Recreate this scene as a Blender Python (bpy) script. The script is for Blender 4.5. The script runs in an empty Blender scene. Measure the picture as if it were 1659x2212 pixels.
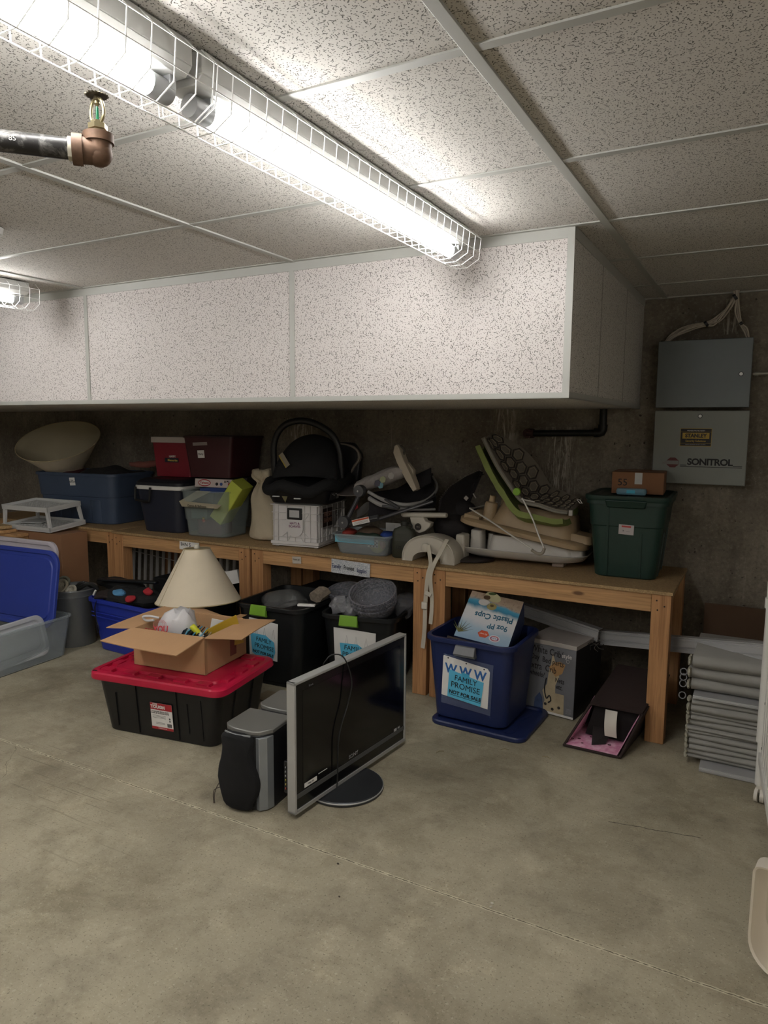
import bpy, bmesh, math, random
from mathutils import Matrix, Vector, noise
random.seed(7)
C = bpy.context.scene.collection
PI = math.pi
# ---------------------------------------------------------------- camera
CAM = Vector((0, 0, 1.5)); FPX = 1517.6
YAW, PITCH, ROLL = math.radians(28.423), math.radians(-7.003), math.radians(.392)
_f = Vector((-math.sin(YAW)*math.cos(PITCH), math.cos(YAW)*math.cos(PITCH), math.sin(PITCH)))
_r = Vector((math.cos(YAW), math.sin(YAW), 0)); _u = _r.cross(_f)
CR = _r*math.cos(ROLL)+_u*math.sin(ROLL); CU = -_r*math.sin(ROLL)+_u*math.cos(ROLL); CF = _f
cd = bpy.data.cameras.new('camera'); cam = bpy.data.objects.new('camera', cd); C.objects.link(cam)
cd.sensor_fit = 'HORIZONTAL'; cd.sensor_width = 36; cd.lens = FPX/1659*36; cd.clip_start = .05
cam.matrix_world = Matrix(((CR.x, CU.x, -CF.x, CAM.x), (CR.y, CU.y, -CF.y, CAM.y), (CR.z, CU.z, -CF.z, CAM.z), (0, 0, 0, 1)))
bpy.context.scene.camera = cam
sc = bpy.context.scene
sc.view_settings.view_transform = 'Standard'; sc.view_settings.look = 'None'
sc.view_settings.gamma = 1; sc.view_settings.use_curve_mapping = False
sc.view_settings.exposure = 0.62
TUBE_STRENGTH = 42
w = bpy.data.worlds.new('world'); sc.world = w; w.use_nodes = True
w.node_tree.nodes['Background'].inputs[0].default_value = (.5, .5, .5, 1)
w.node_tree.nodes['Background'].inputs[1].default_value = .05

def _ray(x, y): return CR*((x-829.5)/FPX) + CU*(-(y-1106)/FPX) + CF
def PZ(x, y, z):
    d = _ray(x, y); return CAM + d*((z-CAM.z)/d.z)
def P(x, y, Y):
    d = _ray(x, y); return CAM + d*(Y/d.y)

# ---------------------------------------------------------------- materials
def srgb(h):
    if isinstance(h, str):
        v = [int(h[i:i+2], 16)/255 for i in (0, 2, 4)]
        return tuple(c/12.92 if c <= .04045 else ((c+.055)/1.055)**2.4 for c in v)
    return tuple(h)
class NT:
    def __init__(s, name):
        s.m = bpy.data.materials.new(name); s.m.use_nodes = True; s.t = s.m.node_tree
        s.b = s.t.nodes['Principled BSDF']; s.out = s.t.nodes['Material Output']
    def n(s, typ, ins=None, **kw):
        d = s.t.nodes.new('ShaderNode'+typ)
        for k, v in kw.items(): setattr(d, k, v)
        for k, v in (ins or {}).items(): s.set(d.inputs[k], v)
        return d
    def set(s, sock, v):
        if isinstance(v, bpy.types.NodeSocket): s.t.links.new(v, sock)
        elif isinstance(v, bpy.types.Node): s.t.links.new(v.outputs[0], sock)
        else:
            if isinstance(v, (tuple, list)) and len(v) == 3 and sock.type == 'RGBA': v = (*v, 1)
            sock.default_value = v
    def math(s, op, a, b=0, c=0, clamp=False):
        d = s.n('Math', operation=op); d.use_clamp = clamp
        s.set(d.inputs[0], a); s.set(d.inputs[1], b); s.set(d.inputs[2], c); return d.outputs[0]
    def mix(s, f, a, b, bt='MIX'):
        d = s.n('Mix', data_type='RGBA', blend_type=bt)
        s.set(d.inputs[0], f); s.set(d.inputs[6], a); s.set(d.inputs[7], b); return d.outputs[2]
    def coord(s, sc=(1, 1, 1), kind='Object', rot=(0, 0, 0)):
        tc = s.n('TexCoord'); mp = s.n('Mapping', {'Scale': sc, 'Rotation': rot})
        s.t.links.new(tc.outputs[kind], mp.inputs[0]); return mp.outputs[0]
    def noise(s, v, scale, det=3, rough=.5, dist=0):
        d = s.n('TexNoise', {'Scale': scale, 'Detail': det, 'Roughness': rough, 'Distortion': dist})
        s.t.links.new(v, d.inputs['Vector']); return d.outputs[0]
    def ramp(s, f, stops):
        d = s.n('ValToRGB'); s.set(d.inputs[0], f); e = d.color_ramp.elements
        while len(e) < len(stops): e.new(.5)
        for el, (p, c) in zip(e, stops):
            el.position = p; el.color = (c, c, c, 1) if isinstance(c, (int, float)) else (*c, 1)
        return d.outputs[0]
    def bump(s, h, st=.2, dist=.01):
        d = s.n('Bump', {'Strength': st, 'Distance': dist}); s.set(d.inputs['Height'], h)
        s.t.links.new(d.outputs[0], s.b.inputs['Normal'])
MC = {}
def mat(col, rough=.5, metal=0, vary=.12, vs=6, bump=0, bs=60, spec=None, alpha=None, emit=None):
    """plain surface with a little procedural wear"""
    key = (str(col), rough, metal, vary, vs, bump, bs, spec, alpha, emit)
    if key in MC: return MC[key]
    c = srgb(col); t = NT('surface_%d' % len(MC)); v = t.coord()
    nz = t.noise(v, vs, 4, .6)
    k = t.ramp(nz, [(.3, 1-vary), (.7, 1+vary*.5)])
    t.set(t.b.inputs['Base Color'], t.mix(1.0, c, k, 'MULTIPLY'))
    t.set(t.b.inputs['Roughness'], t.math('ADD', t.math('MULTIPLY', nz, .15), rough-.07))
    t.b.inputs['Metallic'].default_value = metal
    if spec is not None: t.b.inputs['Specular IOR Level'].default_value = spec
    if bump: t.bump(t.noise(v, bs, 3), bump, .004)
    if emit: t.b.inputs['Emission Color'].default_value = (*c, 1); t.b.inputs['Emission Strength'].default_value = emit
    if alpha is not None:
        tr = t.n('BsdfTransparent'); mx = t.n('MixShader', {0: alpha}); tr.inputs[0].default_value = (.93, .95, .95, 1)
        t.t.links.new(tr.outputs[0], mx.inputs[1]); t.t.links.new(t.b.outputs[0], mx.inputs[2]); t.t.links.new(mx.outputs[0], t.out.inputs[0])
    MC[key] = t.m; return t.m

def tile_mat(name, axes, base):
    """mineral fibre ceiling board: short worm-like fissures and pin holes"""
    t = NT(name); tc = t.n('TexCoord'); sp = t.n('SeparateXYZ'); t.t.links.new(tc.outputs['Object'], sp.inputs[0])
    cb = t.n('CombineXYZ'); t.t.links.new(sp.outputs[axes[0]], cb.inputs[0]); t.t.links.new(sp.outputs[axes[1]], cb.inputs[1])
    v = cb.outputs[0]
    def strokes(scale, ln, wd, thr, off):
        ad = t.n('VectorMath', {0: v, 1: off}, operation='ADD').outputs[0]
        vo = t.n('TexVoronoi', {'Scale': scale, 'Randomness': 1.0}, voronoi_dimensions='2D', feature='F1'); t.t.links.new(ad, vo.inputs['Vector'])
        dl = t.n('VectorMath', {0: ad, 1: vo.outputs['Position']}, operation='SUBTRACT').outputs[0]
        wn = t.n('SeparateColor', {0: vo.outputs['Color']})
        ang = t.math('MULTIPLY', wn.outputs[0], 6.283)
        vr = t.n('VectorRotate', {'Vector': dl, 'Angle': ang}, rotation_type='Z_AXIS').outputs[0]
        s2 = t.n('SeparateXYZ', {0: vr})
        L = t.math('MULTIPLY', t.math('ADD', wn.outputs[1], .35), ln)
        a = t.math('LESS_THAN', t.math('ABSOLUTE', s2.outputs[0]), L)
        bend = t.math('MULTIPLY', t.math('MULTIPLY', s2.outputs[0], s2.outputs[0]), t.math('MULTIPLY', t.math('SUBTRACT', wn.outputs[2], .5), 60/ln*.012))
        wv = t.math('MULTIPLY', t.math('SUBTRACT', t.noise(v, 300, 1), .5), wd*1.6)
        yy = t.math('ABSOLUTE', t.math('ADD', t.math('ADD', s2.outputs[1], bend), wv))
        b = t.math('LESS_THAN', yy, wd)
        c = t.math('GREATER_THAN', wn.outputs[2], thr)
        return t.math('MULTIPLY', t.math('MULTIPLY', a, b), c)
    f1 = strokes(60, .0055, .0010, .5, (0, 0, 0)); f2 = strokes(78, .0038, .0009, .58, (3.1, 1.7, 0)); f3 = strokes(135, .0012, .0011, .12, (7.7, 2.2, 0))
    f = t.math('MAXIMUM', t.math('MAXIMUM', f1, f2), f3)
    fb = t.noise(v, 400, 2); big = t.noise(v, 1.3, 2)
    c0 = t.mix(t.ramp(fb, [(.3, 0.0), (.7, 1.0)]), tuple(x*.9 for x in base), base)
    c0 = t.mix(t.ramp(big, [(.35, .12), (.65, 0.0)]), c0, tuple(x*.82 for x in base))
    t.set(t.b.inputs['Base Color'], t.mix(t.math('MULTIPLY', f, .9), c0, (.085, .08, .07)))
    t.b.inputs['Roughness'].default_value = .95; t.b.inputs['Specular IOR Level'].default_value = .2
    t.bump(t.math('SUBTRACT', t.math('MULTIPLY', fb, .35), f), .5, .002)
    return t.m

def floor_mat():
    t = NT('floor_concrete'); v = t.coord()
    n1 = t.noise(v, 1.1, 5, .6, .4); n2 = t.noise(v, 6, 6, .65); n3 = t.noise(v, 110, 3, .7); n4 = t.noise(v, 2.4, 9, .72, .3); n6 = t.noise(v, 5.5, 8, .75)
    c = t.mix(t.ramp(n1, [(.3, 0.0), (.7, 1.0)]), srgb('8a826f'), srgb('a49c86'))
    c = t.mix(t.ramp(n4, [(.46, 0.0), (.66, .62)]), c, srgb('6a604b')); c = t.mix(t.ramp(n6, [(.52, 0.0), (.68, .5)]), c, srgb('675f50')); c = t.mix(t.ramp(n6, [(.30, .45), (.44, 0.0)]), c, srgb('b9ae93'))
    c = t.mix(t.ramp(n2, [(.55, 0.0), (.78, .45)]), c, srgb('c0b69e'))
    fl = t.math('MULTIPLY', t.ramp(n3, [(.58, 0.0), (.66, 1.0)]), t.ramp(n6, [(.35, .35), (.55, .12)]))
    c = t.mix(fl, c, srgb('d2ccb9'))
    dk = t.math('MULTIPLY', t.ramp(t.noise(v, 140, 2), [(.62, 0.0), (.68, 1.0)]), .55)
    c = t.mix(dk, c, srgb('57503f'))
    # faint scuffs: stretched noise in two directions
    for rot, s in ((.5, (3, 90, 1)), (-.7, (2.2, 80, 1)), (1.3, (2.5, 110, 1))):
        sv = t.coord(s, rot=(0, 0, rot)); m = t.math('MULTIPLY', t.ramp(t.noise(sv, 1.0, 2, .5), [(.66, 0.0), (.72, .45)]), t.ramp(t.noise(v, .9, 1), [(.45, 0.0), (.62, 1.0)]))
        c = t.mix(m, c, srgb('5e5848'))
    sp = t.n('SeparateXYZ'); t.t.links.new(v, sp.inputs[0])
    # saw-cut control joint
    wob = t.math('MULTIPLY', t.math('SUBTRACT', t.noise(v, 45, 3), .5), .008)
    dj = t.math('ABSOLUTE', t.math('ADD', t.math('SUBTRACT', sp.outputs[1], 1.945), wob))
    edge = t.math('MULTIPLY', t.math('LESS_THAN', dj, .006), .6)
    edge = t.math('MULTIPLY', edge, t.ramp(t.noise(v, 30, 3), [(.35, .3), (.6, 1.0)])); c = t.mix(edge, c, srgb('d3c9ae')); dj2 = t.math('ABSOLUTE', t.math('ADD', dj, t.math('MULTIPLY', t.math('SUBTRACT', t.noise(v, 70, 2), .5), .01))); jn = t.math('MULTIPLY', t.math('LESS_THAN', dj2, .0016), .85); c = t.mix(jn, c, srgb('4a4130'))
    # hairline crack, left, running away from the joint
    cx = t.math('ADD', t.math('MULTIPLY', sp.outputs[0], -.95), -.92)
    dc = t.math('ABSOLUTE', t.math('ADD', t.math('SUBTRACT', sp.outputs[1], cx), t.math('MULTIPLY', t.math('SUBTRACT', t.noise(v, 9, 4), .5), .16)))
    ck = t.math('MULTIPLY', t.math('LESS_THAN', dc, .0013), t.math('LESS_THAN', sp.outputs[0], -2.25)); ck = t.math('MULTIPLY', ck, t.math('LESS_THAN', sp.outputs[1], 1.94))
    c = t.mix(t.math('MULTIPLY', ck, .8), c, srgb('4a4334'))
    dc2 = t.math('ABSOLUTE', t.math('SUBTRACT', sp.outputs[1], t.math('ADD', t.math('MULTIPLY', sp.outputs[0], .17), t.math('ADD', 2.712, t.math('MULTIPLY', t.math('SUBTRACT', t.noise(v, 25, 3), .5), .02)))))
    ck2 = t.math('MULTIPLY', t.math('LESS_THAN', dc2, .0022), t.math('MULTIPLY', t.math('GREATER_THAN', sp.outputs[0], -.44), t.math('LESS_THAN', sp.outputs[0], -.12)))
    c = t.mix(t.math('MULTIPLY', ck2, .85), c, srgb('3c3528'))
    t.set(t.b.inputs['Base Color'], c)
    t.set(t.b.inputs['Roughness'], t.ramp(n2, [(.3, .62), (.7, .82)])); t.b.inputs['Specular IOR Level'].default_value = .35
    t.bump(t.math('SUBTRACT', t.math('ADD', n3, t.math('MULTIPLY', n2, 1.5)), t.math('MULTIPLY', jn, 4)), .25, .003)
    return t.m

def wallc_mat():
    t = NT('cast_concrete'); v = t.coord(); st = t.coord((9, 9, .55)); st2 = t.coord((26, 26, 1.1))
    n1 = t.noise(v, 2.3, 8, .68, .3); n2 = t.noise(st, 1, 5, .6, .3); n3 = t.noise(st2, 1, 4, .7); n5 = t.noise(v, 60, 4, .7); n4 = t.noise(v, 45, 3, .6)
    c = t.mix(t.ramp(n1, [(.3, 0.0), (.7, 1.0)]), srgb('585146'), srgb('8c8374'))
    c = t.mix(t.ramp(n2, [(.42, 0.0), (.75, .4)]), c, srgb('524a41')); c = t.mix(t.ramp(n5, [(.5, 0.0), (.7, .5)]), c, srgb('4a433a')); c = t.mix(t.ramp(n5, [(.32, .35), (.44, 0.0)]), c, srgb('a0968a'))
    c = t.mix(t.math('MULTIPLY', t.ramp(n3, [(.6, 0.0), (.72, .75)]), t.ramp(n1, [(.45, 0.0), (.6, 1.0)])), c, srgb('a59d90'))
    sp = t.n('SeparateXYZ'); t.t.links.new(v, sp.inputs[0])
    # lime runs, a narrow patch behind the seat and under the pipe
    for x0, wd, z0, z1 in ((-1.40, .10, 1.25, 1.62), (-1.07, .14, 1.05, 1.5), (-.2, .05, 1.98, 2.16), (-2.9, .2, 1.2, 1.55)):
        mx = t.ramp(t.math('ABSOLUTE', t.math('SUBTRACT', sp.outputs[0], x0)), [(0.0, 1.0), (wd, 0.0)])
        mz = t.math('MULTIPLY', t.math('GREATER_THAN', sp.outputs[2], z0), t.math('LESS_THAN', sp.outputs[2], z1))
        rn = t.ramp(t.noise(t.coord((60, 60, 7)), 1, 5, .7, .6), [(.5, 0.0), (.62, .85)])
        c = t.mix(t.math('MULTIPLY', t.math('MULTIPLY', mx, mz), rn), c, srgb('c4bcae'))
    pit = t.ramp(t.noise(v, 38, 2), [(.7, 0.0), (.74, .8)]); c = t.mix(pit, c, srgb('1d1a17'))
    t.set(t.b.inputs['Base Color'], c); t.b.inputs['Roughness'].default_value = .9
    t.bump(t.math('ADD', n4, n3), .4, .004)
    return t.m

def wood_mat(name, c1, c2, axis, dark='5a3413'):
    t = NT(name); s = [34, 34, 34]; s[axis] = 1.6
    v = t.coord(tuple(s)); n = t.noise(v, 1, 4, .6, .5); g = t.coord(tuple(x*4 for x in s)); n2 = t.noise(g, 1, 2)
    c = t.mix(t.ramp(n, [(.35, 0.0), (.62, 1.0)]), srgb(c1), srgb(c2))
    c = t.mix(t.ramp(n2, [(.5, 0.0), (.7, .35)]), c, srgb(dark))
    kv = t.coord(tuple((7, 7, 7) if axis == 3 else [9 if i != axis else 3.2 for i in range(3)]))
    vo = t.n('TexVoronoi', {'Scale': 1.0}); t.t.links.new(kv, vo.inputs['Vector'])
    c = t.mix(t.ramp(vo.outputs[0], [(.06, .85), (.12, 0.0)]), c, srgb('4a2a10'))
    t.set(t.b.inputs['Base Color'], c); t.b.inputs['Roughness'].default_value = .65
    t.bump(n, .15, .002); return t.m
def board_mat(name, c1, c2, sc=180):
    t = NT(name); v = t.coord(); vo = t.n('TexVoronoi', {'Scale': sc, 'Randomness': 1}); t.t.links.new(v, vo.inputs['Vector'])
    n = t.noise(v, 3, 4, .6)
    sc_ = t.n('SeparateColor', {0: vo.outputs['Color']})
    c = t.mix(sc_.outputs[0], srgb(c1), srgb(c2)); c = t.mix(t.ramp(n, [(.4, 0.0), (.7, .4)]), c, srgb('4d3a24'))
    t.set(t.b.inputs['Base Color'], c); t.b.inputs['Roughness'].default_value = .7; t.bump(vo.outputs[0], .15, .002); return t.m
def card_mat(name, c1, axis=0):
    t = NT(name); s = [6, 6, 6]; s[axis] = 260; v = t.coord(tuple(s)); n = t.noise(v, 1, 1); n2 = t.noise(t.coord(), 5, 3)
    c = srgb(c1); k = t.mix(t.ramp(n, [(.4, 0.0), (.6, .22)]), c, tuple(x*.8 for x in c)); k = t.mix(t.ramp(n2, [(.4, 0.0), (.7, .25)]), k, tuple(x*.75 for x in c))
    t.set(t.b.inputs['Base Color'], k); t.b.inputs['Roughness'].default_value = .85; return t.m

MT_CEIL = tile_mat('acoustic_tile_flat', (0, 1), srgb('c9c5bf'))
MT_SFRONT = tile_mat('acoustic_tile_front', (0, 2), srgb('cdc7c4'))
MT_SSIDE = tile_mat('acoustic_tile_side', (1, 2), srgb('c9c5bf'))
M_FLOOR = floor_mat(); M_WALL = wallc_mat()
M_GRID = mat('a4a49e', .45, vary=.05)
M_WX = wood_mat('fir_rail', 'a37c52', 'bd9364', 0, '6b4526'); M_WZ = wood_mat('fir_post', 'a0734a', 'b98a5c', 2, '6b4526')
M_TOP = board_mat('particle_board', 'b3966a', '8d724d')
M_CARD = card_mat('cardboard', 'b48d66', 0); M_CARD2 = card_mat('cardboard_dark', '8d6647', 0)

# ---------------------------------------------------------------- geometry
RM = {}
ID = Matrix.Identity(4)
def T(x=0, y=0, z=0): return Matrix.Translation((x, y, z))
def RZ(a): return Matrix.Rotation(math.radians(a), 4, 'Z')
def RX(a): return Matrix.Rotation(math.radians(a), 4, 'X')
def RY(a): return Matrix.Rotation(math.radians(a), 4, 'Y')
def FR(o, r, u):
    """frame at o, x along r, y along u, z = outward normal"""
    r = Vector(r).normalized(); u = Vector(u); u = (u - r*u.dot(r)).normalized(); n = r.cross(u)
    return Matrix(((r.x, u.x, n.x, o[0]), (r.y, u.y, n.y, o[1]), (r.z, u.z, n.z, o[2]), (0, 0, 0, 1)))
def rr(w, d, r, z=0, n=5, cx=0, cy=0):
    r = min(r, w/2-1e-4, d/2-1e-4); out = []
    for qx, qy, a0 in ((1, 1, 0), (-1, 1, 90), (-1, -1, 180), (1, -1, 270)):
        for i in range(n+1):
            a = math.radians(a0+90*i/n)
            out.append(Vector((cx+qx*(w/2-r)+r*math.cos(a), cy+qy*(d/2-r)+r*math.sin(a), z)))
    return out
def smoothpath(pts, n=6):
    pts = [Vector(p) for p in pts]
    if len(pts) < 3: return pts
    out = []
    for i in range(len(pts)-1):
        p0 = pts[max(i-1, 0)]; p1 = pts[i]; p2 = pts[i+1]; p3 = pts[min(i+2, len(pts)-1)]
        for k in range(n):
            t = k/n
            out.append(.5*((2*p1)+(-p0+p2)*t+(2*p0-5*p1+4*p2-p3)*t*t+(-p0+3*p1-3*p2+p3)*t**3))
    out.append(pts[-1]); return out
class MB:
    def __init__(s): s.v = []; s.f = []; s.mi = []; s.cur = 0
    def add(s, vs, fs, M=None):
        o = len(s.v); s.v += [(M @ Vector(v) if M else Vector(v)) for v in vs]
        s.f += [[i+o for i in f] for f in fs]; s.mi += [s.cur]*len(fs); return s
    def use(s, i): s.cur = i; return s
    def box(s, x0, x1, y0, y1, z0, z1, M=None):
        return s.add([(x0, y0, z0), (x1, y0, z0), (x1, y1, z0), (x0, y1, z0), (x0, y0, z1), (x1, y0, z1), (x1, y1, z1), (x0, y1, z1)],
                     [(0, 3, 2, 1), (4, 5, 6, 7), (0, 1, 5, 4), (1, 2, 6, 5), (2, 3, 7, 6), (3, 0, 4, 7)], M)
    def cbox(s, w, d, h, M=None): return s.box(-w/2, w/2, -d/2, d/2, 0, h, M)
    def hexa(s, p, M=None):   # 8 corners: bottom 4 ccw then top 4
        return s.add(p, [(0, 3, 2, 1), (4, 5, 6, 7), (0, 1, 5, 4), (1, 2, 6, 5), (2, 3, 7, 6), (3, 0, 4, 7)], M)
    def loft(s, rings, c0=True, c1=True, M=None, closed=False):
        n = len(rings[0]); vs = [p for r in rings for p in r]; fs = []
        m = len(rings)
        for i in range(m if closed else m-1):
            for j in range(n):
                fs.append((i*n+j, i*n+(j+1) % n, ((i+1) % m)*n+(j+1) % n, ((i+1) % m)*n+j))
        if c0 and not closed: fs.append(tuple(reversed(range(n))))
        if c1 and not closed: fs.append(tuple(range((m-1)*n, m*n)))
        return s.add(vs, fs, M)
    def tube(s, pts, r, n=8, M=None, smooth=0, flat=1.0, closed=False):
        pts = smoothpath(pts, smooth) if smooth else [Vector(p) for p in pts]
        rs = r if isinstance(r, (list, tuple)) else [r]*len(pts)
        if len(rs) != len(pts): rs = [rs[min(int(i*len(rs)/len(pts)), len(rs)-1)] for i in range(len(pts))]
        rings = []; prev = None; L = len(pts)
        for i, p in enumerate(pts):
            if closed: t = (pts[(i+1) % L]-pts[i-1])
            else: t = (pts[min(i+1, L-1)]-pts[max(i-1, 0)])
            if t.length < 1e-9: t = Vector((0, 0, 1))
            t.normalize()
            if prev is None:
                a = Vector((0, 0, 1)) if abs(t.z) < .9 else Vector((1, 0, 0)); nrm = (a-t*a.dot(t)).normalized()
            else:
                nrm = prev-t*prev.dot(t); nrm = nrm.normalized() if nrm.length > 1e-6 else prev
            prev = nrm; b = t.cross(nrm)
            rings.append([p+(nrm*math.cos(2*PI*k/n)*flat+b*math.sin(2*PI*k/n))*rs[i] for k in range(n)])
        return s.loft(rings, M=M, closed=closed)
    def lathe(s, prof, n=24, M=None, c0=True, c1=True):
        return s.loft([[Vector((r*math.cos(2*PI*k/n), r*math.sin(2*PI*k/n), z)) for k in range(n)] for r, z in prof], c0, c1, M)
    def prism(s, poly, h, M=None, z0=0):
        return s.loft([[Vector((x, y, z0)) for x, y in poly], [Vector((x, y, z0+h)) for x, y in poly]], M=M)
    def ball(s, c, rx, ry, rz, n=16, M=None):
        prof = []
        rings = []
        for i in range(1, n//2):
            a = PI*i/(n//2); rings.append([Vector((c[0]+rx*math.sin(a)*math.cos(2*PI*k/n), c[1]+ry*math.sin(a)*math.sin(2*PI*k/n), c[2]-rz*math.cos(a))) for k in range(n)])
        return s.loft(rings, M=M)
    def surf(s, fn, nu, nv, th=.002, M=None):
        """thick sheet from fn(u,v)"""
        g = [[Vector(fn(i/nu, j/nv)) for j in range(nv+1)] for i in range(nu+1)]
        nr = [[None]*(nv+1) for _ in range(nu+1)]
        for i in range(nu+1):
            for j in range(nv+1):
                a = g[min(i+1, nu)][j]-g[max(i-1, 0)][j]; b = g[i][min(j+1, nv)]-g[i][max(j-1, 0)]
                c = a.cross(b); nr[i][j] = c.normalized() if c.length > 1e-9 else Vector((0, 0, 1))
        W = nv+1; N = (nu+1)*W; vs = [g[i][j] for i in range(nu+1) for j in range(W)]+[g[i][j]-nr[i][j]*th for i in range(nu+1) for j in range(W)]; fs = []
        for i in range(nu):
            for j in range(nv):
                a = i*W+j; fs.append((a, a+W, a+W+1, a+1)); fs.append((N+a, N+a+1, N+a+W+1, N+a+W))
        for i in range(nu):
            a = i*W; fs.append((a, N+a, N+a+W, a+W)); a = i*W+nv; fs.append((a, a+W, N+a+W, N+a))
        for j in range(nv):
            a = j; fs.append((a, a+1, N+a+1, N+a)); a = nu*W+j; fs.append((a, N+a, N+a+1, a+1))
        return s.add(vs, fs, M)
    def jitter(s, amp, sc, seed=0):
        for v in s.v:
            d = noise.noise_vector(v*sc+Vector((seed, seed*2, 0))); v += d*amp
        return s
    def build(s, name, m, parent=None, world=False, smooth=35, bev=0, sub=0, label=None):
        vs = s.v
        if world and parent is not None:
            inv = RM[parent.name].inverted(); vs = [inv @ v for v in vs]
        me = bpy.data.meshes.new(name); me.from_pydata([tuple(v) for v in vs], [], s.f)
        for q in (m if isinstance(m, (list, tuple)) else [m]): me.materials.append(q)
        if isinstance(m, (list, tuple)): me.polygons.foreach_set('material_index', s.mi)
        bm = bmesh.new(); bm.from_mesh(me); bmesh.ops.recalc_face_normals(bm, faces=bm.faces); bm.to_mesh(me); bm.free()
        if smooth:
            me.polygons.foreach_set('use_smooth', [True]*len(me.polygons)); me.set_sharp_from_angle(angle=math.radians(smooth))
        o = bpy.data.objects.new(name, me); C.objects.link(o)
        if parent is not None: o.parent = parent; RM[o.name] = RM[parent.name]
        else: RM[o.name] = ID.copy()
        if bev:
            b = o.modifiers.new('bevel', 'BEVEL'); b.width = bev; b.segments = 2; b.limit_method = 'ANGLE'; b.angle_limit = math.radians(40)
        if sub:
            b = o.modifiers.new('sub', 'SUBSURF'); b.levels = sub; b.render_levels = sub
        if label: o['label'] = label
        return o
def thing(name, label, cat, loc=(0, 0, 0), rot=0, group=None, M=None):
    o = bpy.data.objects.new(name, None); C.objects.link(o); o.empty_display_size = .05
    o.matrix_world = M if M else T(*loc) @ RZ(rot); o['label'] = label; o['category'] = cat
    if group: o['group'] = group
    RM[o.name] = o.matrix_world.copy(); return o
def tag(o, label, cat, group=None):
    o['label'] = label; o['category'] = cat
    if group: o['group'] = group
    return o
def struct(o): o['kind'] = 'structure'; return o
FONT = None
def text(s, M, size, m, parent, name='lettering', align='CENTER', bold=0, shear=0, sx=1, wob=0, world=False, seed=1, depth=.0004, sp=1.0, label=None, cy=True):
    cu = bpy.data.curves.new('tmp', 'FONT'); cu.body = s; cu.size = size; cu.align_x = align; cu.align_y = 'CENTER' if cy else 'BOTTOM_BASELINE'
    cu.offset = bold; cu.shear = shear; cu.extrude = depth; cu.resolution_u = 3; cu.space_line = .95; cu.space_character = sp
    to = bpy.data.objects.new('tmp', cu); C.objects.link(to)
    me = bpy.data.meshes.new_from_object(to); bpy.data.objects.remove(to); bpy.data.curves.remove(cu)
    mb = MB(); vs = []
    for v in me.vertices:
        p = Vector((v.co.x*sx, v.co.y, v.co.z))
        if wob:
            d = noise.noise_vector(Vector((p.x/size*.9+seed, p.y/size*.9, 0))); p.x += d.x*wob*size; p.y += d.y*wob*size*1.3
        vs.append(p)
    mb.add(vs, [list(p.vertices) for p in me.polygons], M); bpy.data.meshes.remove(me)
    return mb.build(name, m, parent, world=world, smooth=0, label=label)
def dup(root, M, label=None, group=None, world_children=True):
    def cp(o, par):
        c = o.copy(); C.objects.link(c); c.parent = par
        for ch in o.children: cp(ch, c)
        return c
    r = cp(root, None); r.matrix_world = M; RM[r.name] = M.copy()
    if label: r['label'] = label
    if group: r['group'] = group
    return r
M_INK = mat('17171a', .7, vary=0); M_PAPER = mat('dcdad6', .8, vary=.06); M_CYAN = mat('58b4d6', .7, vary=.05)
M_BLACK = mat('141415', .42, vary=.1); M_WHITE = mat('d6d4cf', .45, vary=.05)

# ---------------------------------------------------------------- room shell
X0, X1, Y0, Y1, HC = -7.2, 2.6, -3.6, 4.11, 2.185
struct(MB().box(X0, X1, Y0, Y1, -.1, 0).build('floor', M_FLOOR))
struct(MB().box(X0, X1, Y0, Y1, HC+.0045, HC+.03).build('ceiling', MT_CEIL))
struct(MB().box(X0-.2, X1+.2, Y1, Y1+.2, -.1, HC+.03).build('wall_back', M_WALL))
M_WPAINT = mat('cfc8bb', .9, vary=.1, vs=2)
struct(MB().box(X0-.2, X0, Y0, Y1, -.1, HC+.03).build('wall_left', M_WALL))
struct(MB().box(X1, X1+.2, Y0, Y1, -.1, HC+.03).build('wall_right', M_WPAINT))
struct(MB().box(X0-.2, X1+.2, Y0-.2, Y0, -.1, HC+.03).build('wall_rear', M_WPAINT))
# suspended ceiling grid
g = MB()
mains = [.765, -.525, -1.815, -3.125, -4.43, -5.74]
cross = [y for y in (-3.0, -2.39, -1.78, -1.17, -.56, .06, .68, 1.29, 1.915, 2.52, 3.118, 3.72)]
for x in mains: g.box(x-.013, x+.013, Y0, Y1, HC-.001, HC+.009)
for y in cross:
    xs = [X1]+mains+[X0]
    for a, b in zip(xs[:-1], xs[1:]): g.box(b+.012, a-.012, y-.012, y+.012, HC+.0005, HC+.009)
struct(g.build('trim_1', M_GRID, smooth=0, bev=.0008))
g = MB(); g.box(X0, X1, Y1-.022, Y1, HC-.002, HC+.009); struct(g.build('trim_2', M_GRID, smooth=0))
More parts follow.
